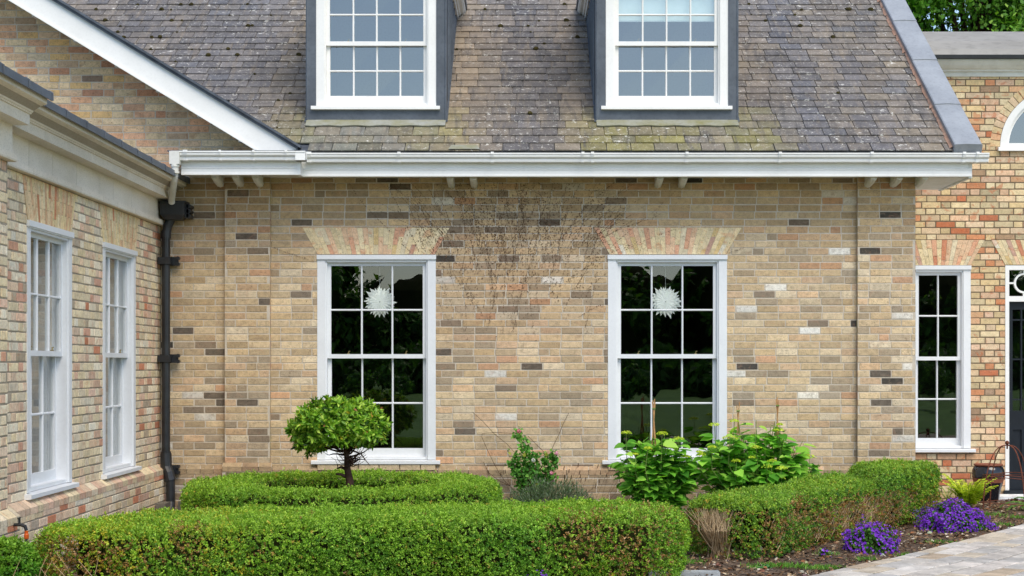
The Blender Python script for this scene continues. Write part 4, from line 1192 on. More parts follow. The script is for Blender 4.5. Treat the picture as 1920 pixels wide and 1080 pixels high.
# long front hedge
FL = [(-2.66, -6.02), (-2.3, -5.86), (-1.8, -5.66), (-1.0, -5.44), (-.2, -5.28), (.25, -5.16), (.54, -5.06)]
FW = .62
root = empty('box_hedge', (-1.0, -5.4, 0), 'long curved front box hedge, yellowing at its left end and browned near its right end', 'hedge', 'clipped box hedges')
def brF(P):
    b = .8*np.exp(-((P[:, 0]-.38)/.16)**2)*np.exp(-((P[:, 2]-.36)/.16)**2)*(P[:, 1] < -5.2)+.75*np.exp(-((P[:, 0]-.72)/.13)**2)*(P[:, 2] < .42)
    b += .6*np.exp(-((P[:, 0]+2.9)/.45)**2)*(P[:, 2] < .42)+.35*(wob(P, 3.3, 21) > .95)+.22*np.exp(-((P[:, 0]-.95)/.2)**2)
    return np.clip(b+.12*(wob(P, 6, 4) > .75), 0, 1)
hedge('foliage', lambda P: sd_poly(P, FL, FW), (-3.75, 1.4, -7.0, -4.2), .485, root, 62, 430000, browse=brF, yellow=lambda P: .5*np.clip((-1.5-P[:, 0])/.8, 0, 1)*(.5+.5*wob(P, 4, 9)), leaf=.0155, rnd=.13, hfun=lambda P: .485-.05*np.clip((-2.75-P[:, 0])/.5, 0, 1))
hedge_core(root, FL, FW-.11, .40)
def tw(rng):
    x = rng.choice([rng.gauss(-2.95, .12), rng.gauss(.4, .12), rng.gauss(1.0, .12)])
    y = -6.85+.27*(x+3)+.0 if x < -1 else -5.62
    if x > .8: y = rng.uniform(-5.55, -4.9)
    y += rng.uniform(-.02, .06); x0 = x+rng.uniform(-.06, .06); z = rng.uniform(.02, .2)
    return [(x0, y+.05, z), (x0+rng.uniform(-.05, .05), y, z+.09), (x0+rng.uniform(-.09, .09), y-.02, z+rng.uniform(.15, .22))]
twigs(root, tw, 36, 3, r=(.0015, .003))

# right-hand hedge that turns the corner of the house
RL = [(1.72, -3.78), (2.0, -3.3), (2.45, -2.6), (2.9, -1.9), (3.3, -1.35), (3.72, -.78)]
RW = .37
hR = lambda P: .455+.03*np.clip((P[:, 0]-2.2)/.8, 0, 1)+.075*np.clip((P[:, 0]-3.18)/.10, 0, 1)-.03*np.exp(-((P[:, 0]-3.12)/.07)**2)-.02*np.exp(-((P[:, 0]-2.35)/.06)**2)
root = empty('box_hedge', (2.7, -2.2, 0), 'right-hand box hedge with bare brown twiggy patches, running back to the house corner', 'hedge', 'clipped box hedges')
def brR(P):
    side = np.clip((.42-P[:, 2])/.12, 0, 1)
    b = .95*np.exp(-(((P[:, 0]-1.52)/.17)**2+((P[:, 1]+4.0)/.3)**2))*(P[:, 2] < .40)
    b += .95*np.exp(-((P[:, 0]-3.1)/.5)**2)*side+.45*np.exp(-((P[:, 0]-2.5)/.4)**2)*side+.7*np.exp(-(((P[:, 0]-2.25)/.1)**2))*(np.abs(P[:, 2]-.38) < .07)
    b += .7*(wob(P, 5, 7) > .1)*side
    return np.clip(b, 0, 1)
hedge('foliage', lambda P: sd_poly(P, RL, RW), (1.2, 4.25, -4.3, -.25), .56, root, 63, 290000, browse=brR, hfun=hR, leaf=.0165, rnd=.10,
      pal=[(22, '5c8a2a'), (20, '73a030'), (14, '46732a'), (12, '8fb53a'), (8, '36602a'), (5, 'a5bd45'), (3, 'b0903c')])
hedge_core(root, [(x, y) for x, y in RL[1:]], RW-.13, .38, lambda p: .37+.09*max(0, min(1, (p.x-2.9)/.7)))
def tw2(rng):
    t = rng.random()
    if t < .30:   # bare leaning stems at the near end
        x = 1.50+rng.gauss(0, .07); y = -4.05+rng.gauss(0, .07); bx, by = 1.56+rng.gauss(0, .035), -3.98+rng.gauss(0, .03)
        return [(bx, by-.02, .0), (bx+(x-bx)*.35+rng.uniform(-.02, .02), by+(y-by)*.5, .12), (bx+(x-bx)*.8, y, .24), (x+rng.gauss(0, .05), y+rng.gauss(0, .03), rng.uniform(.33, .42))]
    u = rng.choice([rng.gauss(3.2, .25), rng.uniform(1.9, 3.7)]); k = min(max((u-1.72)/2.0, 0), 1)
    px = u; 
    # front face line
    i = min(len(RL)-2, max(0, next((j for j in range(len(RL)-1) if RL[j+1][0] > px-.2), len(RL)-2)))
    a, b = Vector(RL[i]), Vector(RL[i+1]); d = (b-a).normalized(); nn = Vector((d.y, -d.x))
    tt = rng.random(); c = a.lerp(b, tt)+nn*(RW-.06+rng.uniform(-.05, .03)); z = rng.uniform(.05, .28)
    e = d*rng.uniform(.02, .16)+nn*rng.uniform(.0, .03)
    return [(c.x, c.y, z), (c.x+e.x*.5, c.y+e.y*.5, z+.05), (c.x+e.x, c.y+e.y, z+rng.uniform(.07, .14))]
twigs(root, tw2, 900, 4)

# small bush at the bottom left, in front of the wing
root = empty('box_bush', (-3.38, -6.55, 0), 'small loose green box bush against the wing wall in the lower left corner', 'bush')
hedge('foliage', lambda P: np.hypot(P[:, 0]+3.40, P[:, 1]+6.55)-.21, (-3.65, -3.1, -6.85, -6.25), .40, root, 64, 22000, pal=[(20, '3f7a1c'), (16, '55922a'), (10, '2f5f18'), (6, '78b040')], leaf=.022, rnd=.17, amp=.03)
mb = MB(); mb.lathe([(0.001, .32), (.10, .28), (.14, .15), (.10, .0)], (-3.40, -6.55, 0), 12); mb.build('branch_core', M['core'], root)

# ------------------------------------------------------------------ the standard tree
TX, TY = -1.70, -1.75
tree = empty('standard_tree', (TX, TY, 0), 'small laurel-leaved standard tree with a clipped flattened crown inside the ring hedge', 'tree')
mb = MB()
mb.tube([(TX+.03, TY, 0), (TX+.035, TY, .18), (TX+.045, TY, .34), (TX+.06, TY-.01, .46), (TX+.035, TY, .58), (TX+.03, TY, .68), (TX+.02, TY, .80), (TX, TY, 1.0)], [.044, .037, .036, .037, .031, .026, .022, .016], 12)
mb.tube([(TX+.03, TY, .57), (TX-.02, TY-.01, .60), (TX-.06, TY-.02, .585)], [.018, .014, .006], 6)
mb.tube([(TX+.04, TY, .50), (TX-.02, TY-.02, .53), (TX-.07, TY-.02, .535)], [.02, .016, .01], 6)
rng = random.Random(12)
for k in range(34):
    a = rng.uniform(0, 2*math.pi); L1 = rng.uniform(.2, .42); z0 = rng.uniform(.62, .95)
    p = Vector((TX+.025, TY, z0)); path = [tuple(p)]; dirv = Vector((math.cos(a), math.sin(a), rng.uniform(-.1, .9))).normalized()
    for q in range(5):
        p = p+dirv*L1/5; dirv = (dirv+Vector((rng.uniform(-.4, .4), rng.uniform(-.4, .4), rng.uniform(-.25, .35)))).normalized(); path.append(tuple(p))
    mb.tube(path, [.013, .010, .008, .006, .004, .003], 5)
for k in range(26):   # fine wiry shoots under the crown, right of the trunk
    p = Vector((TX+.05, TY+rng.uniform(-.1, .1), rng.uniform(.60, .70))); path = [tuple(p)]; dirv = Vector((rng.uniform(.3, 1)*rng.choice((1, 1, -1)), rng.uniform(-.3, .3), rng.uniform(-.3, .5)))
    for q in range(4):
        p = p+dirv.normalized()*.045; dirv = dirv+Vector((rng.uniform(-.7, .7), rng.uniform(-.5, .5), rng.uniform(-.2, .9))); path.append(tuple(p))
    mb.tube(path, [.005, .004, .003, .002, .002], 4)
mb.build('trunk', M['bark'], tree, smooth=True)
rg = np.random.default_rng(77)
cc = np.array([TX-.06, TY, .962])
K = 420
u = unit(rg, K*3); u = u[u[:, 2] > -.75][:K*2]
S = np.array([.45, .45, .265])
rad = rg.uniform(.45, 1.0, len(u))**.5
tip = cc+u*S*rad[:, None]*(1+.10*wob(u, 3.1, 2)[:, None])
# flattened box-like top, open underside near the trunk
tip[:, 2] = np.where(u[:, 2] < 0, cc[2]+(tip[:, 2]-cc[2])*(.80+.55*np.clip((-u[:, 0]), 0, 1)*(np.abs(u[:, 0]) > .3)), tip[:, 2])
tip[:, 0] += .02
m = ~((tip[:, 2] < .82) & (np.hypot(tip[:, 0]-TX, tip[:, 1]-TY) < .16))
tip = tip[m]; u = u[m]; rad = rad[m]
k = 14; ti = np.repeat(np.arange(len(tip)), k); Nl = len(ti)
ax = u+unit(rg, len(u))*.5+[0, 0, .35]; ax /= np.linalg.norm(ax, axis=1, keepdims=True)
dirs = ax[ti]*rg.uniform(.0, .9, (Nl, 1))+unit(rg, Nl)
dirs[:, 2] -= .1
pos = tip[ti]+ax[ti]*rg.uniform(-.04, .02, (Nl, 1))
pal = [(24, '6b9a28'), (20, '86b236'), (12, '4f7c1e'), (16, 'a3c544'), (9, 'b8d45c'), (6, '33550f'), (1.5, 'c2b83a'), (.5, 'c99a4a'), (.3, 'a86a4a')]
leafcloud('crown', pos, dirs, ax[ti]+unit(rg, Nl)*.5, rg.uniform(.046, .078, Nl), pick(rg, Nl, pal), M['leaf_gloss'], tree, LEAF_LONG)

# ------------------------------------------------------------------ hydrangeas with bamboo canes
def hydrangea(x, y, rx, H, label, heads, seed):
    rg = np.random.default_rng(seed); rng = random.Random(seed)
    heads = [(q[0], q[1]-.16, q[2]-.012, q[3]*1.12) for q in heads]
    root = empty('hydrangea', (x, y, 0), label, 'shrub', 'hydrangeas under the right window')
    mb = MB(); P = []; D = []
    ns = int(52*(rx/.44)**1.3)
    for k in range(ns):
        a = rng.uniform(0, 2*math.pi); r = rx*math.sqrt(rng.random())
        tx, ty = x+r*math.cos(a), y+.55*r*math.sin(a); tz = H*(1-.45*(r/rx)**2)*rng.uniform(.72, 1.0)
        base = (x+(tx-x)*.25+rng.uniform(-.05, .05), y+(ty-y)*.25, 0)
        path = [base, (base[0]+(tx-base[0])*.4, base[1]+(ty-base[1])*.4, tz*.5), (tx, ty, tz)]
        mb.tube(path, [.006, .005, .003], 5)
        for t in np.arange(.18, 1.01, .085):
            if t < .5: b0, b1, s = Vector(path[0]), Vector(path[1]), t*2
            else: b0, b1, s = Vector(path[1]), Vector(path[2]), (t-.5)*2
            c = b0.lerp(b1, min(s, 1)); ang = rng.uniform(0, math.pi)
            for sgn in (0, math.pi):
                dv = Vector((math.cos(ang+sgn), math.sin(ang+sgn)*.8-.15, rng.uniform(-.35, .35)))
                P.append(tuple(c+dv*.03)); D.append(tuple(dv))
    for (hx, hy, hz, hr) in heads:
        mb.tube([(x+(hx-x)*.5, y+(hy-y)*.5, .2), (hx+rng.uniform(-.03, .03), hy, hz*.7), (hx, hy, hz-.012)], [.005, .004, .003], 5)
        for q in range(5):
            ang = rng.uniform(0, 6.28); c = Vector((hx, hy, hz-rng.uniform(.06, .22))); dv = Vector((math.cos(ang), math.sin(ang), -.1)); P.append(tuple(c+dv*.015)); D.append(tuple(dv))
    mb.build('stems', M['stem'], root)
    P = np.array(P); D = np.array(D); n = len(P)
    nr = unit(rg, n)*.35+[0, -.35, 1]
    pal = [(22, '6cab38'), (22, '84bf42'), (14, '52902c'), (14, '9bd04e'), (5, '3d7423'), (8, 'b4dc60')]
    leafcloud('foliage', P, D+unit(rg, n)*.25, nr, rg.uniform(.085, .15, n), pick(rg, n, pal), M['leaf_soft'], root, LEAF_HEART)
    for (hx, hy, hz, hr) in heads:
        m = 110; q = unit(rg, m); q[:, 2] = np.abs(q[:, 2])
        pp = np.array([hx, hy, hz-.01])+q*[hr, hr, hr*.55]
        leafcloud('flower_head', pp, unit(rg, m)*[1, 1, .3], q+unit(rg, m)*.4, .016, pick(rg, m, [(4, 'c4d63c'), (3, 'd9e25a'), (2, 'a4c235')]), M['petal'], root)
M['stem'] = mat_noise('green_stem', '5d7a35', '7d8f4c', 9, .8, .0, .2)
HY = -.72
X = lambda px, d=16.4: (px-985)*d/3096
Zp = lambda py, d=16.4: 1.55+(685-py)*d/3096
hd1 = [(X(1173), HY, Zp(808), .040), (X(1239), HY-.05, Zp(809), .045), (X(1271), HY, Zp(819), .040), (X(1283), HY, Zp(852), .035), (X(1314), HY-.05, Zp(848), .035), (X(1212), HY-.1, Zp(836), .033), (X(1190), HY-.1, Zp(846), .02)]
hd2 = [(X(1338), HY, Zp(793), .043), (X(1375), HY, Zp(786), .040), (X(1364), HY-.1, Zp(818), .066), (X(1412), HY-.15, Zp(834), .042), (X(1458), HY, Zp(803), .042), (X(1460), HY, Zp(792), .025), (X(1374), HY-.2, Zp(858), .036), (X(1440), HY-.2, Zp(858), .036), (X(1430), HY-.2, Zp(869), .044), (X(1457), HY-.2, Zp(872), .046), (X(1515), HY, Zp(853), .05), (X(1331), HY-.1, Zp(833), .03), (X(1405), HY-.15, Zp(852), .03), (X(1484), HY, Zp(866), .026), (X(1457), HY-.2, Zp(889), .03), (X(1310), HY, Zp(843), .025)]
hydrangea(X(1232), HY, .46, .93, 'left, lower hydrangea with a few green flower heads and tied canes', hd1, 91)
hydrangea(X(1424), HY, .65, 1.06, 'right hydrangea of the two, wider, with many yellow-green flower heads', hd2, 92)
for px, top, nl, lab in ((1227, 748, 4, 'thick tied bunch of bamboo canes in the left hydrangea'), (1386, 752, 2, 'pair of crossed bamboo canes in the middle of the right hydrangea'), (1460, 742, 3, 'tall bamboo canes at the right of the right hydrangea')):
    t = empty('bamboo_canes', (X(px), HY, 0), lab, 'canes', 'bamboo plant supports'); zt = Zp(top)
    rng = random.Random(px)
    for k in range(nl):
        a = 2*math.pi*k/nl+.5; mb = MB(); bx, by = X(px)+.09*math.cos(a), HY+.09*math.sin(a)
        ex, ey = X(px)-.016*math.cos(a), HY-.016*math.sin(a)
        mb.tube([(bx, by, 0), (bx+(ex-bx)*.5, by+(ey-by)*.5, zt*.5), (ex, ey, zt-rng.uniform(0, .05))], .0058, 6); mb.build('cane', M['cane'], t)
    mb = MB(); mb.tube([(X(px)-.017, HY-.012, zt-.10), (X(px)+.016, HY-.014, zt-.098)], .008, 6); mb.build('tie', M['stem'], t)

# ------------------------------------------------------------------ rose, lavender, old creeper
RX, RY = X(985, 16.9), -.35
rose = empty('rose_bush', (RX, RY, 0), 'slender rose bush with pink blooms growing against the brick wall', 'shrub')
rg = np.random.default_rng(15); rng = random.Random(15); mb = MB(); P = []
X9 = lambda px: (px-985)*16.85/3096
Z9 = lambda py: 1.55+(685-py)*16.85/3096
for tgt in [(972, 806), (985, 830), (1000, 850), (965, 850), (1030, 850), (1043, 852), (1035, 888), (990, 870), (1010, 880), (975, 880), (960, 865), (1020, 905), (1000, 900), (980, 900), (1045, 860)]:
    tx, tz = X9(tgt[0]), Z9(tgt[1]); b = RX+rng.uniform(-.05, .07)
    path = [(b, RY, 0), (b+(tx-b)*.25, RY-.03, tz*.4), (b+(tx-b)*.7, RY+rng.uniform(-.1, .05), tz*.8), (tx, RY+rng.uniform(-.1, .05), tz)]
    mb.tube(path, [.006, .005, .004, .003], 5)
    for k in range(24):
        t = rng.uniform(.4, 1.0)*3; i = min(2, int(t)); c = Vector(path[i]).lerp(Vector(path[i+1]), t-i)
        for q in range(5): P.append(tuple(c+Vector((rng.gauss(0, .028), rng.gauss(0, .03), rng.gauss(0, .024)))))
mb.build('stems', M['stem'], rose)
P = np.array(P); n = len(P)
leafcloud('foliage', P, unit(rg, n)+[0, -.2, 0], unit(rg, n)*.6+[0, -.5, .8], rg.uniform(.025, .05, n), pick(rg, n, [(20, '4d8430'), (16, '61a03f'), (12, '3a6c26'), (8, '7fb54e'), (1, '9aa03c')]), M['leaf_soft'], rose, LEAF_HEART)
for px, py, c in ((973, 808, 'e58fa6'), (1043, 849, 'eeb6cf'), (1034, 886, 'e89db4'), (1000, 862, 'dcd9dc')):
    m = 42; q = unit(rg, m)
    leafcloud('bloom', np.array([X9(px), RY-.1, Z9(py)])+q*[.013, .011, .016], np.cross(q, unit(rg, m)), q+.01, .021, pick(rg, m, [(1, c)]), M['petal'], rose)

lav = empty('lavender', (.28, -.6, 0), 'low grey-green lavender clump with thin dark spikes at the wall foot', 'plant')
n = 7500; u = unit(rg, n); u[:, 2] = np.abs(u[:, 2])
r = rg.uniform(.3, 1, n)**.5; base = np.stack([.26+u[:, 0]*.50*r, -.75+u[:, 1]*.22*r, .02+u[:, 2]*.37*r*(1+.18*wob(u*[.5, .5, .1], 7, 3))], 1)
dv = np.stack([u[:, 0]*.5, u[:, 1]*.4, np.full(n, .75)], 1)+unit(rg, n)*.45
leafcloud('foliage', base, dv, unit(rg, n), rg.uniform(.03, .06, n), pick(rg, n, [(20, '5f7256'), (16, '748767'), (12, '4c5f43'), (8, '91a182')]), M['leaf_soft'], lav, (np.array([(0, 0, 0), (.5, .07, 0), (1, 0, 0), (.5, -.07, 0)]), [(0, 3, 2, 1)]))
mb = MB(); rng = random.Random(5)
for k in range(45):
    x0 = rng.gauss(.35, .30); a = (x0-.26)*.5
    if x0 < -.2: continue
    z1 = rng.uniform(.34, .56); xt = x0+a*.5+rng.uniform(-.05, .12)
    mb.tube([(x0, -.7, .2), ((x0+xt)/2, -.7, (z1+.2)/2), (xt, -.68+rng.uniform(-.1, .1), z1)], .0012, 3)
    mb.tube([(xt, -.68, z1-.03), (xt+a*.02+.004, -.68, z1+.012)], .0035, 4)
mb.build('flower_spikes', M['creeper'], lav)

mb = MB(); rng = random.Random(23)
def dash(x, z, a, L, r, y=-.006):
    dx, dz = math.cos(a)*L/2, math.sin(a)*L/2
    px_, pz_ = -math.sin(a)*r, math.cos(a)*r
    vs = [(x-dx, y, z-dz), (x-dx*.2+px_, y-.001, z-dz*.2+pz_), (x+dx, y, z+dz), (x-dx*.1-px_, y-.001, z-dz*.1-pz_), (x, y-r*1.4, z)]
    mb.add(vs, [(1, 0, 4), (2, 1, 4), (3, 2, 4), (0, 3, 4)])
def inwin(x, z):
    for a, b in WIN:
        if a-.02 < x < b+.02 and z < W_ZT+.02: return True
    return abs(x) > 5 or z > 3.45 or z < .6
for k in range(95):
    x = rng.gauss(-.12, .46); z = rng.uniform(1.7, 2.9)
    ang = math.pi/2-(x+.1)*rng.uniform(.5, 1.1)+rng.gauss(0, .28)
    L = rng.uniform(.5, 1.9); r = rng.uniform(.0013, .0029); t = 0
    while t < L:
        ang += rng.gauss(0, .045); st = rng.uniform(.010, .030)
        x += math.cos(ang)*st*1.25; z += math.sin(ang)*st*1.25; t += st*1.25
        if z > 3.45: break
        if inwin(x, z): continue
        if rng.random() < .62+.2*(z > 2.6): dash(x, z, ang+rng.gauss(0, .12), st, r*rng.uniform(.7, 1.6))
        if rng.random() < .30: dash(x+rng.gauss(0, .016), z+rng.gauss(0, .012), ang+rng.choice((-1, 1))*rng.uniform(.4, 1.2), rng.uniform(.008, .022), r*rng.uniform(.8, 1.6))
for k in range(34):       # long outlying runners, fanning left and right under the eaves
    s = rng.choice((-1, 1)); x = s*rng.uniform(.5, .85)-.12; z = rng.uniform(2.72, 3.0)
    ang = math.pi/2-s*rng.uniform(.5, 1.05); L = rng.uniform(.35, .85); t = 0
    while t < L:
        ang += rng.gauss(0, .05); st = rng.uniform(.014, .04); x += math.cos(ang)*st*1.1; z += math.sin(ang)*st*1.1; t += st*1.1
        if z > 3.45: break
        if not inwin(x, z) and rng.random() < .85: dash(x, z, ang, st, rng.uniform(.0016, .0030))
for k in range(2100):     # clusters of adhesive pads left on the bricks
    x = rng.gauss(-.12, .52); z = 2.95+rng.gauss(0, .36)
    if inwin(x, z) or x < -1.35 or x > 1.2: continue
    dash(x, z, math.pi/2-(x+.1)*.8+rng.gauss(0, .7), rng.uniform(.008, .028), rng.uniform(.0018, .0046))
o = mb.build('dead_creeper', M['creeper_pale']); tag(o, 'dark remains of a dead climbing plant fanning over the brickwork between the windows', 'creeper')
mb = MB()
for path in ([(885, 775), (905, 793), (925, 815), (950, 835), (968, 855)], [(1068, 776), (1058, 795), (1050, 815), (1040, 835), (1033, 852)], [(960, 815), (930, 813), (903, 815), (902, 822), (912, 845), (925, 872), (935, 890), (945, 905), (965, 925)], [(990, 820), (1005, 835), (1020, 850), (1028, 860)], [(905, 870), (915, 890), (935, 905), (955, 915)]):
    mb.tube([(X9(a), -.05 if i else -.02, Z9(b)) for i, (a, b) in enumerate(path)], .0024, 5)
mb.build('dead_stems', M['creeper'], rose)

# ------------------------------------------------------------------ purple bellflowers, ferns, weeds
def mound(x, y, rx, ry, h, name, label, seed, group, nfl):
    rg = np.random.default_rng(seed); root = empty(name, (x, y, 0), label, 'flowers', group)
    def sh(n, a, b):
        u = unit(rg, n); u[:, 2] = np.abs(u[:, 2]); r = rg.uniform(a, b, n); bump = 1+.20*wob(u, 2.6, seed)+.10*wob(u, 6.5, seed)
        return u, np.array([x, y, 0])+u*np.array([rx, ry, h])*(r*bump)[:, None]
    n = int(nfl*1.6); u, p = sh(n, .55, .96)
    leafcloud('foliage', p, unit(rg, n)+u*.5, u+unit(rg, n)*.4, rg.uniform(.018, .034, n), pick(rg, n, [(20, '47752c'), (16, '5b8d38'), (12, '34581f'), (4, '86a850')]), M['leaf_soft'], root, LEAF_HEART)
    m = nfl; u, p = sh(m, .93, 1.04)
    ok = (wob(p, 9, seed+2) > -.85); u, p = u[ok], p[ok]; m = len(p)
    k = 5; ti = np.repeat(np.arange(m), k); a = np.tile(np.arange(k)*2*math.pi/k, m)+np.repeat(rg.uniform(0, 6, m), k)
    nf = u+unit(rg, m)*.5+[0, -.3, .4]; nf /= np.linalg.norm(nf, axis=1, keepdims=True); t1 = np.cross(nf, unit(rg, m)); t1 /= np.linalg.norm(t1, axis=1, keepdims=True); t2 = np.cross(nf, t1)
    dd = t1[ti]*np.cos(a)[:, None]+t2[ti]*np.sin(a)[:, None]+nf[ti]*.45
    fc = pick(rg, m, [(20, '7c3cc0'), (16, '8a48cc'), (12, '652aa0'), (6, '9d68d8')])
    leafcloud('flowers', p[ti], dd, nf[ti], rg.uniform(.008, .0125, m)[ti], fc[ti], M['petal'], root, (np.array([(0, 0, 0), (.6, .45, 0), (1.1, 0, 0), (.6, -.45, 0)]), [(0, 3, 2, 1)]))
    mb = MB(); mb.lathe([(.001, h*.70), (rx*.35, h*.62), (rx*.60, h*.35), (rx*.66, 0)], (0, 0, 0), 14)
    mb.v = [(x+a_, y+b_*ry/rx, c_) for a_, b_, c_ in mb.v]; mb.build('base', M['core'], root)
mound(2.86, -3.52, .225, .20, .235, 'bellflower_clump', 'smaller purple flower clump at the foot of the right hedge, beside path', 33, 'purple bellflower clumps', 1200)
mound(4.02, -1.72, .34, .27, .26, 'bellflower_clump', 'large purple flower clump near the hedge end and the glazed pot', 34, 'purple bellflower clumps', 2500)
mound(.08, -6.12, .12, .10, .155, 'bellflower_clump', 'tiny purple flower clump at the lower edge in front of the long hedge', 35, 'purple bellflower clumps', 160)
mound(2.42, -3.86, .05, .05, .07, 'bellflower_clump', 'single small purple flower tuft just left of the smaller clump', 36, 'purple bellflower clumps', 22)

def fern(x, y, n, L, label, seed, pal, name='fern', rise=.9, leaflet=.034, spread=1.0, droop=.12):
    rng = random.Random(seed); rg = np.random.default_rng(seed); root = empty(name, (x, y, 0), label, 'plant')
    mb = MB(); P = []; D = []; S = []; Nn = []
    for k in range(n):
        a = 2*math.pi*k/n+rng.uniform(-.3, .3); l = L*rng.uniform(.7, 1.1); path = []; p = Vector((x+rng.uniform(-.03, .03), y+rng.uniform(-.03, .03), .02)); el = rise+rng.uniform(-.15, .3)
        m = 12
        for q in range(m+1):
            path.append(tuple(p)); dv = Vector((math.cos(a)*math.cos(el)*spread, math.sin(a)*math.cos(el)*spread, math.sin(el))); p = p+dv*l/m; el -= droop
            if q > 1:
                side = Vector((-math.sin(a), math.cos(a), 0))
                for s in (-1, 1):
                    for e in (0, .5):
                        c = Vector(path[-1])+dv*l/m*e; P.append(tuple(c)); D.append(tuple(side*s+dv*.35-Vector((0, 0, .15)))); S.append(leaflet*(1.15-.75*abs(q/m-.35))); Nn.append((0, -.2, 1))
        mb.tube(path, [.003]*m+[.001], 4)
    mb.build('stems', M['stem'], root)
    k = len(P); leafcloud('fronds', P, np.array(D)+unit(rg, k)*.12, np.array(Nn)+unit(rg, k)*.3, S, pick(rg, k, pal), M['leaf_soft'], root, LEAF_LONG)
YG = [(20, 'c6d636'), (16, 'd6e04c'), (8, 'a4be30'), (6, 'e0e66c')]
GG = [(20, '4f8a2c'), (16, '62a038'), (12, '3c6c20'), (5, '86b84c')]
fern(4.73, .46, 24, .40, 'bright yellow-green ferny plant in front of the glazed pot', 1, YG, leaflet=.07, rise=1.15, droop=.06)
fern(4.66, 1.0, 7, .36, 'thin pale green feathery plant beside the hedge end', 2, [(2, '9aa84a'), (1, 'b5b864')], rise=1.3, leaflet=.022)
fern(5.42, .35, 14, .34, 'low mid-green ferny plant at the right edge by the door', 3, GG, rise=.7, leaflet=.045)
fern(5.30, -.55, 9, .16, 'small green seedling tuft on the bark at the right edge', 4, GG, rise=.8, leaflet=.03)
rg = np.random.default_rng(44)
blobs = [(1.95, -4.62, .24, .10, 420), (2.25, -4.75, .18, .08, 260), (1.30, -4.35, .10, .12, 120), (2.44, -3.84, .08, .06, 130), (2.66, -4.2, .10, .05, 90), (3.6, -2.95, .16, .06, 120), (4.5, -1.4, .2, .1, 160), (4.75, -.3, .22, .12, 200), (1.72, -4.78, .04, .04, 60), (5.0, -.6, .2, .1, 140), (4.45, .6, .25, .15, 260), (3.05, -3.9, .08, .05, 60)]
P = []
for x, y, rx, ry, n in blobs:
    q = rg.normal(size=(n, 2))*.5; P.append(np.stack([x+q[:, 0]*rx, y+q[:, 1]*ry, np.full(n, .012)], 1))
P = np.concatenate(P); P = P[~in_path(P)]; n = len(P); dv = unit(rg, n)*.6+[0, 0, .9]
o = leafcloud('grass', P, dv, unit(rg, n), rg.uniform(.02, .05, n), pick(rg, n, [(3, '6b9a3a'), (2, '84ad4c'), (2, '4f7d2c')]), M['leaf_soft'], None, (np.array([(0, 0, 0), (.4, .12, 0), (1, 0, 0), (.4, -.12, 0)]), [(0, 3, 2, 1)]))
o['kind'] = 'stuff'
fern(1.78, -4.70, 8, .09, 'small blue-green weed on the bark before the right hedge', 6, [(1, '4f8f5a')], name='weed', rise=.6, leaflet=.025)

# ------------------------------------------------------------------ pot, plant frame, tap
PX, PY = 5.27, 1.60
pot = empty('glazed_pot', (PX, PY, 0), 'tall dark glazed pot with a brown band standing beside the front door', 'pot')
mb = MB(); mb.lathe([(.001, .02), (.115, .02), (.12, .04), (.145, .16), (.165, .22)], (PX, PY, 0), 36); mb.lathe([(.176, .27), (.182, .31), (.178, .36), (.160, .395), (.148, .405)], (PX, PY, 0), 36); mb.build('body', M['glaze'], pot, smooth=True)
mb = MB(); mb.lathe([(.165, .22), (.176, .27)], (PX, PY, 0), 36); mb.build('band', M['terracotta'], pot, smooth=True)
mb = MB(); mb.lathe([(.148, .405), (.162, .412), (.162, .428), (.140, .43), (.135, .40), (.12, .36), (.001, .36)], (PX, PY, 0), 36); mb.build('rim', M['terracotta'], pot, smooth=True)
OX, OY = 5.13, .38
ob = empty('plant_support', (OX, OY, 0), 'rusty iron obelisk plant support with curved ribs and a ball finial', 'plant support')
for k in range(4):
    a = math.pi*k/2+.35; mb = MB(); path = []
    for t in np.linspace(0, 1, 14):
        r = .30*math.cos(t*math.pi/2)**.75 if t < 1 else 0; z = .70*math.sin(t*math.pi/2)**1.15
        path.append((OX+r*math.cos(a)+.004*math.cos(a), OY+r*math.sin(a), z))
    mb.tube(path, .0065, 6); mb.build('rib', M['rust'], ob)
for z, r in ((.09, .295), (.36, .255), (.385, .25)):
    mb = MB(); mb.tube([(OX+r*math.cos(a), OY+r*math.sin(a), z+.012*math.sin(a*2)) for a in np.linspace(0, 2*math.pi, 33)], .0045, 5); mb.build('hoop', M['rust'], ob)
mb = MB(); mb.lathe([(.001, -.022), (.012, -.019), (.021, -.008), (.022, .002), (.017, .015), (.008, .022), (.001, .023)], (OX, OY, .725), 16); mb.tube([(OX, OY, .66), (OX, OY, .71)], .009, 6); mb.build('finial', M['rust'], ob, smooth=True)

tp = empty('garden_tap', (-3.60, -5.55, .41), 'brass garden tap with an orange hose connector on the wing wall', 'tap')
mb = MB(); x, y = -3.585, -5.55
mb.tube([(-3.68, y, .425), (-3.56, y, .425), (-3.53, y, .415), (-3.52, y, .385)], [.011, .012, .013, .012], 10); mb.tube([(-3.57, y, .42), (-3.57, y, .47)], .009, 8); mb.tube([(-3.57, y-.028, .472), (-3.57, y+.028, .474)], .005, 6); mb.build('spout', M['iron'], tp)
mb = MB(); mb.lathe([(.001, 0), (.014, 0), (.017, .006), (.017, .03), (.013, .04), (.013, .058), (.001, .058)], (-3.52, y, .325), 14); mb.build('hose_connector', M['orange'], tp)
mb = MB(); mb.tube([(-3.52, y, .33), (-3.52, y-.01, .27), (-3.50, y-.1, .1), (-3.45, y-.3, .02)], .010, 8); mb.build('hose', M['iron'], tp)

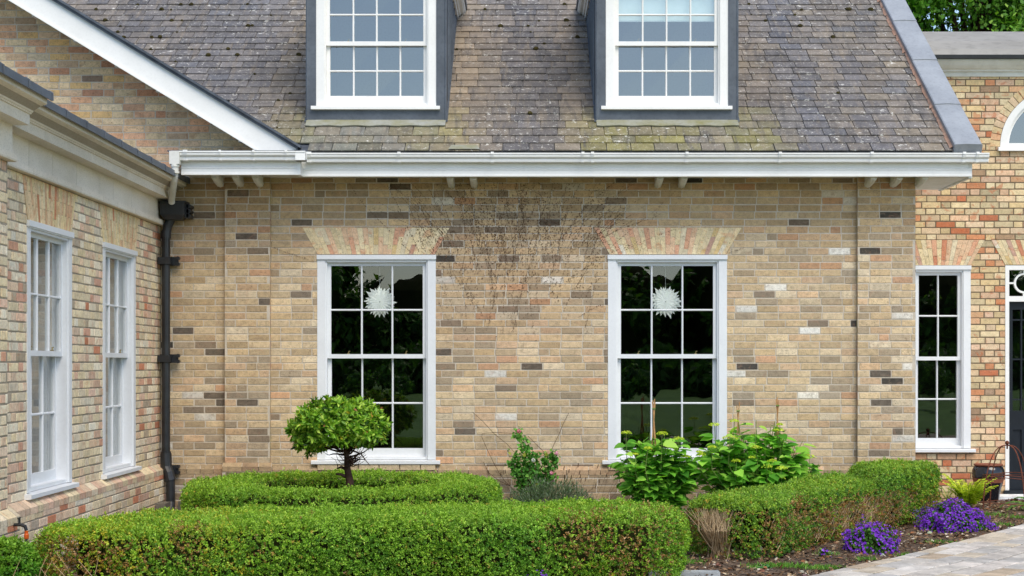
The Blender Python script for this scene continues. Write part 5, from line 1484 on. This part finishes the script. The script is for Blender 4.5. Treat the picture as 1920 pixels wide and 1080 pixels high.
# ------------------------------------------------------------------ folded paper stars in the windows
def star(x, z, label, seed):
    t = empty('paper_star', (x, .16, z), label, 'paper star', 'paper stars hanging in the windows'); rng = random.Random(seed); mb = MB()
    n = 20
    for layer, (R0, yy, off) in enumerate(((.178, .165, 0), (.150, .15, .5), (.118, .142, .2))):
        for k in range(n):
            a = 2*math.pi*(k+off)/n+rng.uniform(-.05, .05); R_ = R0*rng.uniform(.88, 1.06); w = .023
            ca, sa = math.cos(a), math.sin(a)
            P = lambda r, s, yo: (x+r*ca-s*sa, yy+yo*.5, z+r*sa+s*ca)
            vs = [P(.004, 0, -.012), P(R_*.62, w, .004), P(R_, 0, .0), P(R_*.62, -w, .004), P(R_*.5, 0, -.005)]
            mb.add(vs, [(0, 4, 1), (1, 4, 2), (2, 4, 3), (3, 4, 0)])
    mb.build('rosette', M['paper'], t)
    mb = MB(); mb.tube([(x, .16, z+.1), (x, .16, 2.62)], .0015, 4); mb.build('thread', M['fabric'], t)
star((712-985)*17.35/3096, 1.55+(685-566)*17.35/3096, 'white folded paper star hanging in the left ground-floor window', 1)
star((1248-985)*17.35/3096, 1.55+(685-566)*17.35/3096, 'white folded paper star hanging in the right ground-floor window', 2)

# ------------------------------------------------------------------ trees
def big_tree(x, y, H, R_, label, seed, nleaf, group=None, leafsz=.11, z0=.25, pal=None, clumps=60, inner=False):
    rg = np.random.default_rng(seed); rng = random.Random(seed); root = empty('tree', (x, y, 0), label, 'tree', group)
    mb = MB(); mb.tube([(x, y, 0), (x+.1, y, H*.25), (x-.1, y+.1, H*.5), (x, y, H*.8)], [R_*.055, R_*.045, R_*.03, R_*.01], 10)
    C = []
    for k in range(clumps):
        u = unit(rg, 1)[0]; r = rng.uniform(.35, 1)**.5; c = np.array([x, y, H*(z0+(1-z0)/2)])+u*np.array([R_, R_, H*(1-z0)/2])*r*.82
        C.append((c, rng.uniform(.16, .32)*R_))
        if k % 2 == 0: mb.tube([(x, y, H*rng.uniform(.25, .6)), tuple((np.array([x, y, H*.5])+c)/2), tuple(c)], [R_*.025, R_*.015, R_*.005], 6)
    mb.build('trunk', M['bark'], root)
    if inner:
        mb = MB(); mb.lathe([(.001, H*.98)]+[(R_*.62*math.sin(math.pi*q/8), H*(.5+.46*math.cos(math.pi*q/8))) for q in range(1, 8)]+[(.001, H*.03)], (x, y, 0), 12); mb.build('inner_branches', M['core'], root)
    cs_ = np.array([c for c, r in C]); rs_ = np.array([r for c, r in C]); i = rg.integers(0, len(C), nleaf); u = unit(rg, nleaf)
    p = cs_[i]+u*rs_[i][:, None]*(rg.uniform(.5, 1.05, (nleaf, 1)))*[1, 1, .75]
    pal = pal or [(20, '3f6b1f'), (16, '507f26'), (12, '2e5216'), (9, '6d9a33'), (4, '8fb548')]
    cl = rg.uniform(.75, 1.25, len(C))
    cols = np.clip(pick(rg, nleaf, pal)*cl[i][:, None], 0, 1)
    leafcloud('crown', p, unit(rg, nleaf)+[0, 0, -.3], u+[0, 0, .6]+unit(rg, nleaf)*.6, rg.uniform(.7, 1.3, nleaf)*leafsz, cols, M['leaf'], root)
PT = [(20, '55852a'), (16, '6b9c34'), (10, '3f6a1f'), (12, '86b243'), (6, 'a3c858')]
big_tree(9.2, 16.5, 12.5, 4.3, 'dense green tree rising behind the entrance wing roof', 201, 190000, leafsz=.105, clumps=170, pal=PT)
big_tree(14.5, 20, 13.5, 5.0, 'second green tree behind the entrance wing, to the right and farther back', 202, 110000, leafsz=.13, clumps=130, pal=PT)
rng = random.Random(9)
for k in range(26):
    x = -62+k*5+rng.uniform(-1.5, 1.5); H = rng.uniform(7.4, 9.4)*(1.3 if k % 5 == 0 else 1)
    big_tree(x, -92+rng.uniform(-6, 6), H, rng.uniform(4.2, 5.6), 'garden boundary tree across the lawn, seen only as a reflection in the windows', 300+k, 8000, 'trees across the lawn', leafsz=.5, z0=.03, clumps=26, inner=True)
lh = empty('garden_hedge', (0, -84, 0), 'long tall hedge closing the lawn, seen only as a reflection in the windows', 'hedge')
rg = np.random.default_rng(6); n = 60000
P = np.stack([rg.uniform(-70, 70, n), -84+rg.normal(size=n)*.8, rg.random(n)**.8*2.6], 1); P[:, 2] *= 1+.25*wob(P*[1, 0, 0], .5, 3)
leafcloud('foliage', P, unit(rg, n), unit(rg, n)+[0, 1, .5], rg.uniform(.35, .6, n), pick(rg, n, [(3, '4a7426'), (2, '5f8a30'), (2, '35581b')]), M['leaf'], lh)
mb = MB(); mb.box(-70, 70, -84.6, -83.6, 0, 2.0); mb.build('branch_core', M['core'], lh)
for k, (x, y) in enumerate([(-9, -34), (7.5, -30), (13, -36), (-2, -44), (3.5, -52), (-14, -48), (19, -50), (10, -62), (-7, -64), (0.5, -72)]):
    big_tree(x, y, 1.6+.35*(k % 4), 1.5+.3*(k % 3), 'rounded garden shrub on the lawn, seen only as a reflection in the windows', 400+k, 3000, 'shrubs on the lawn', leafsz=.2, z0=.02, clumps=20)
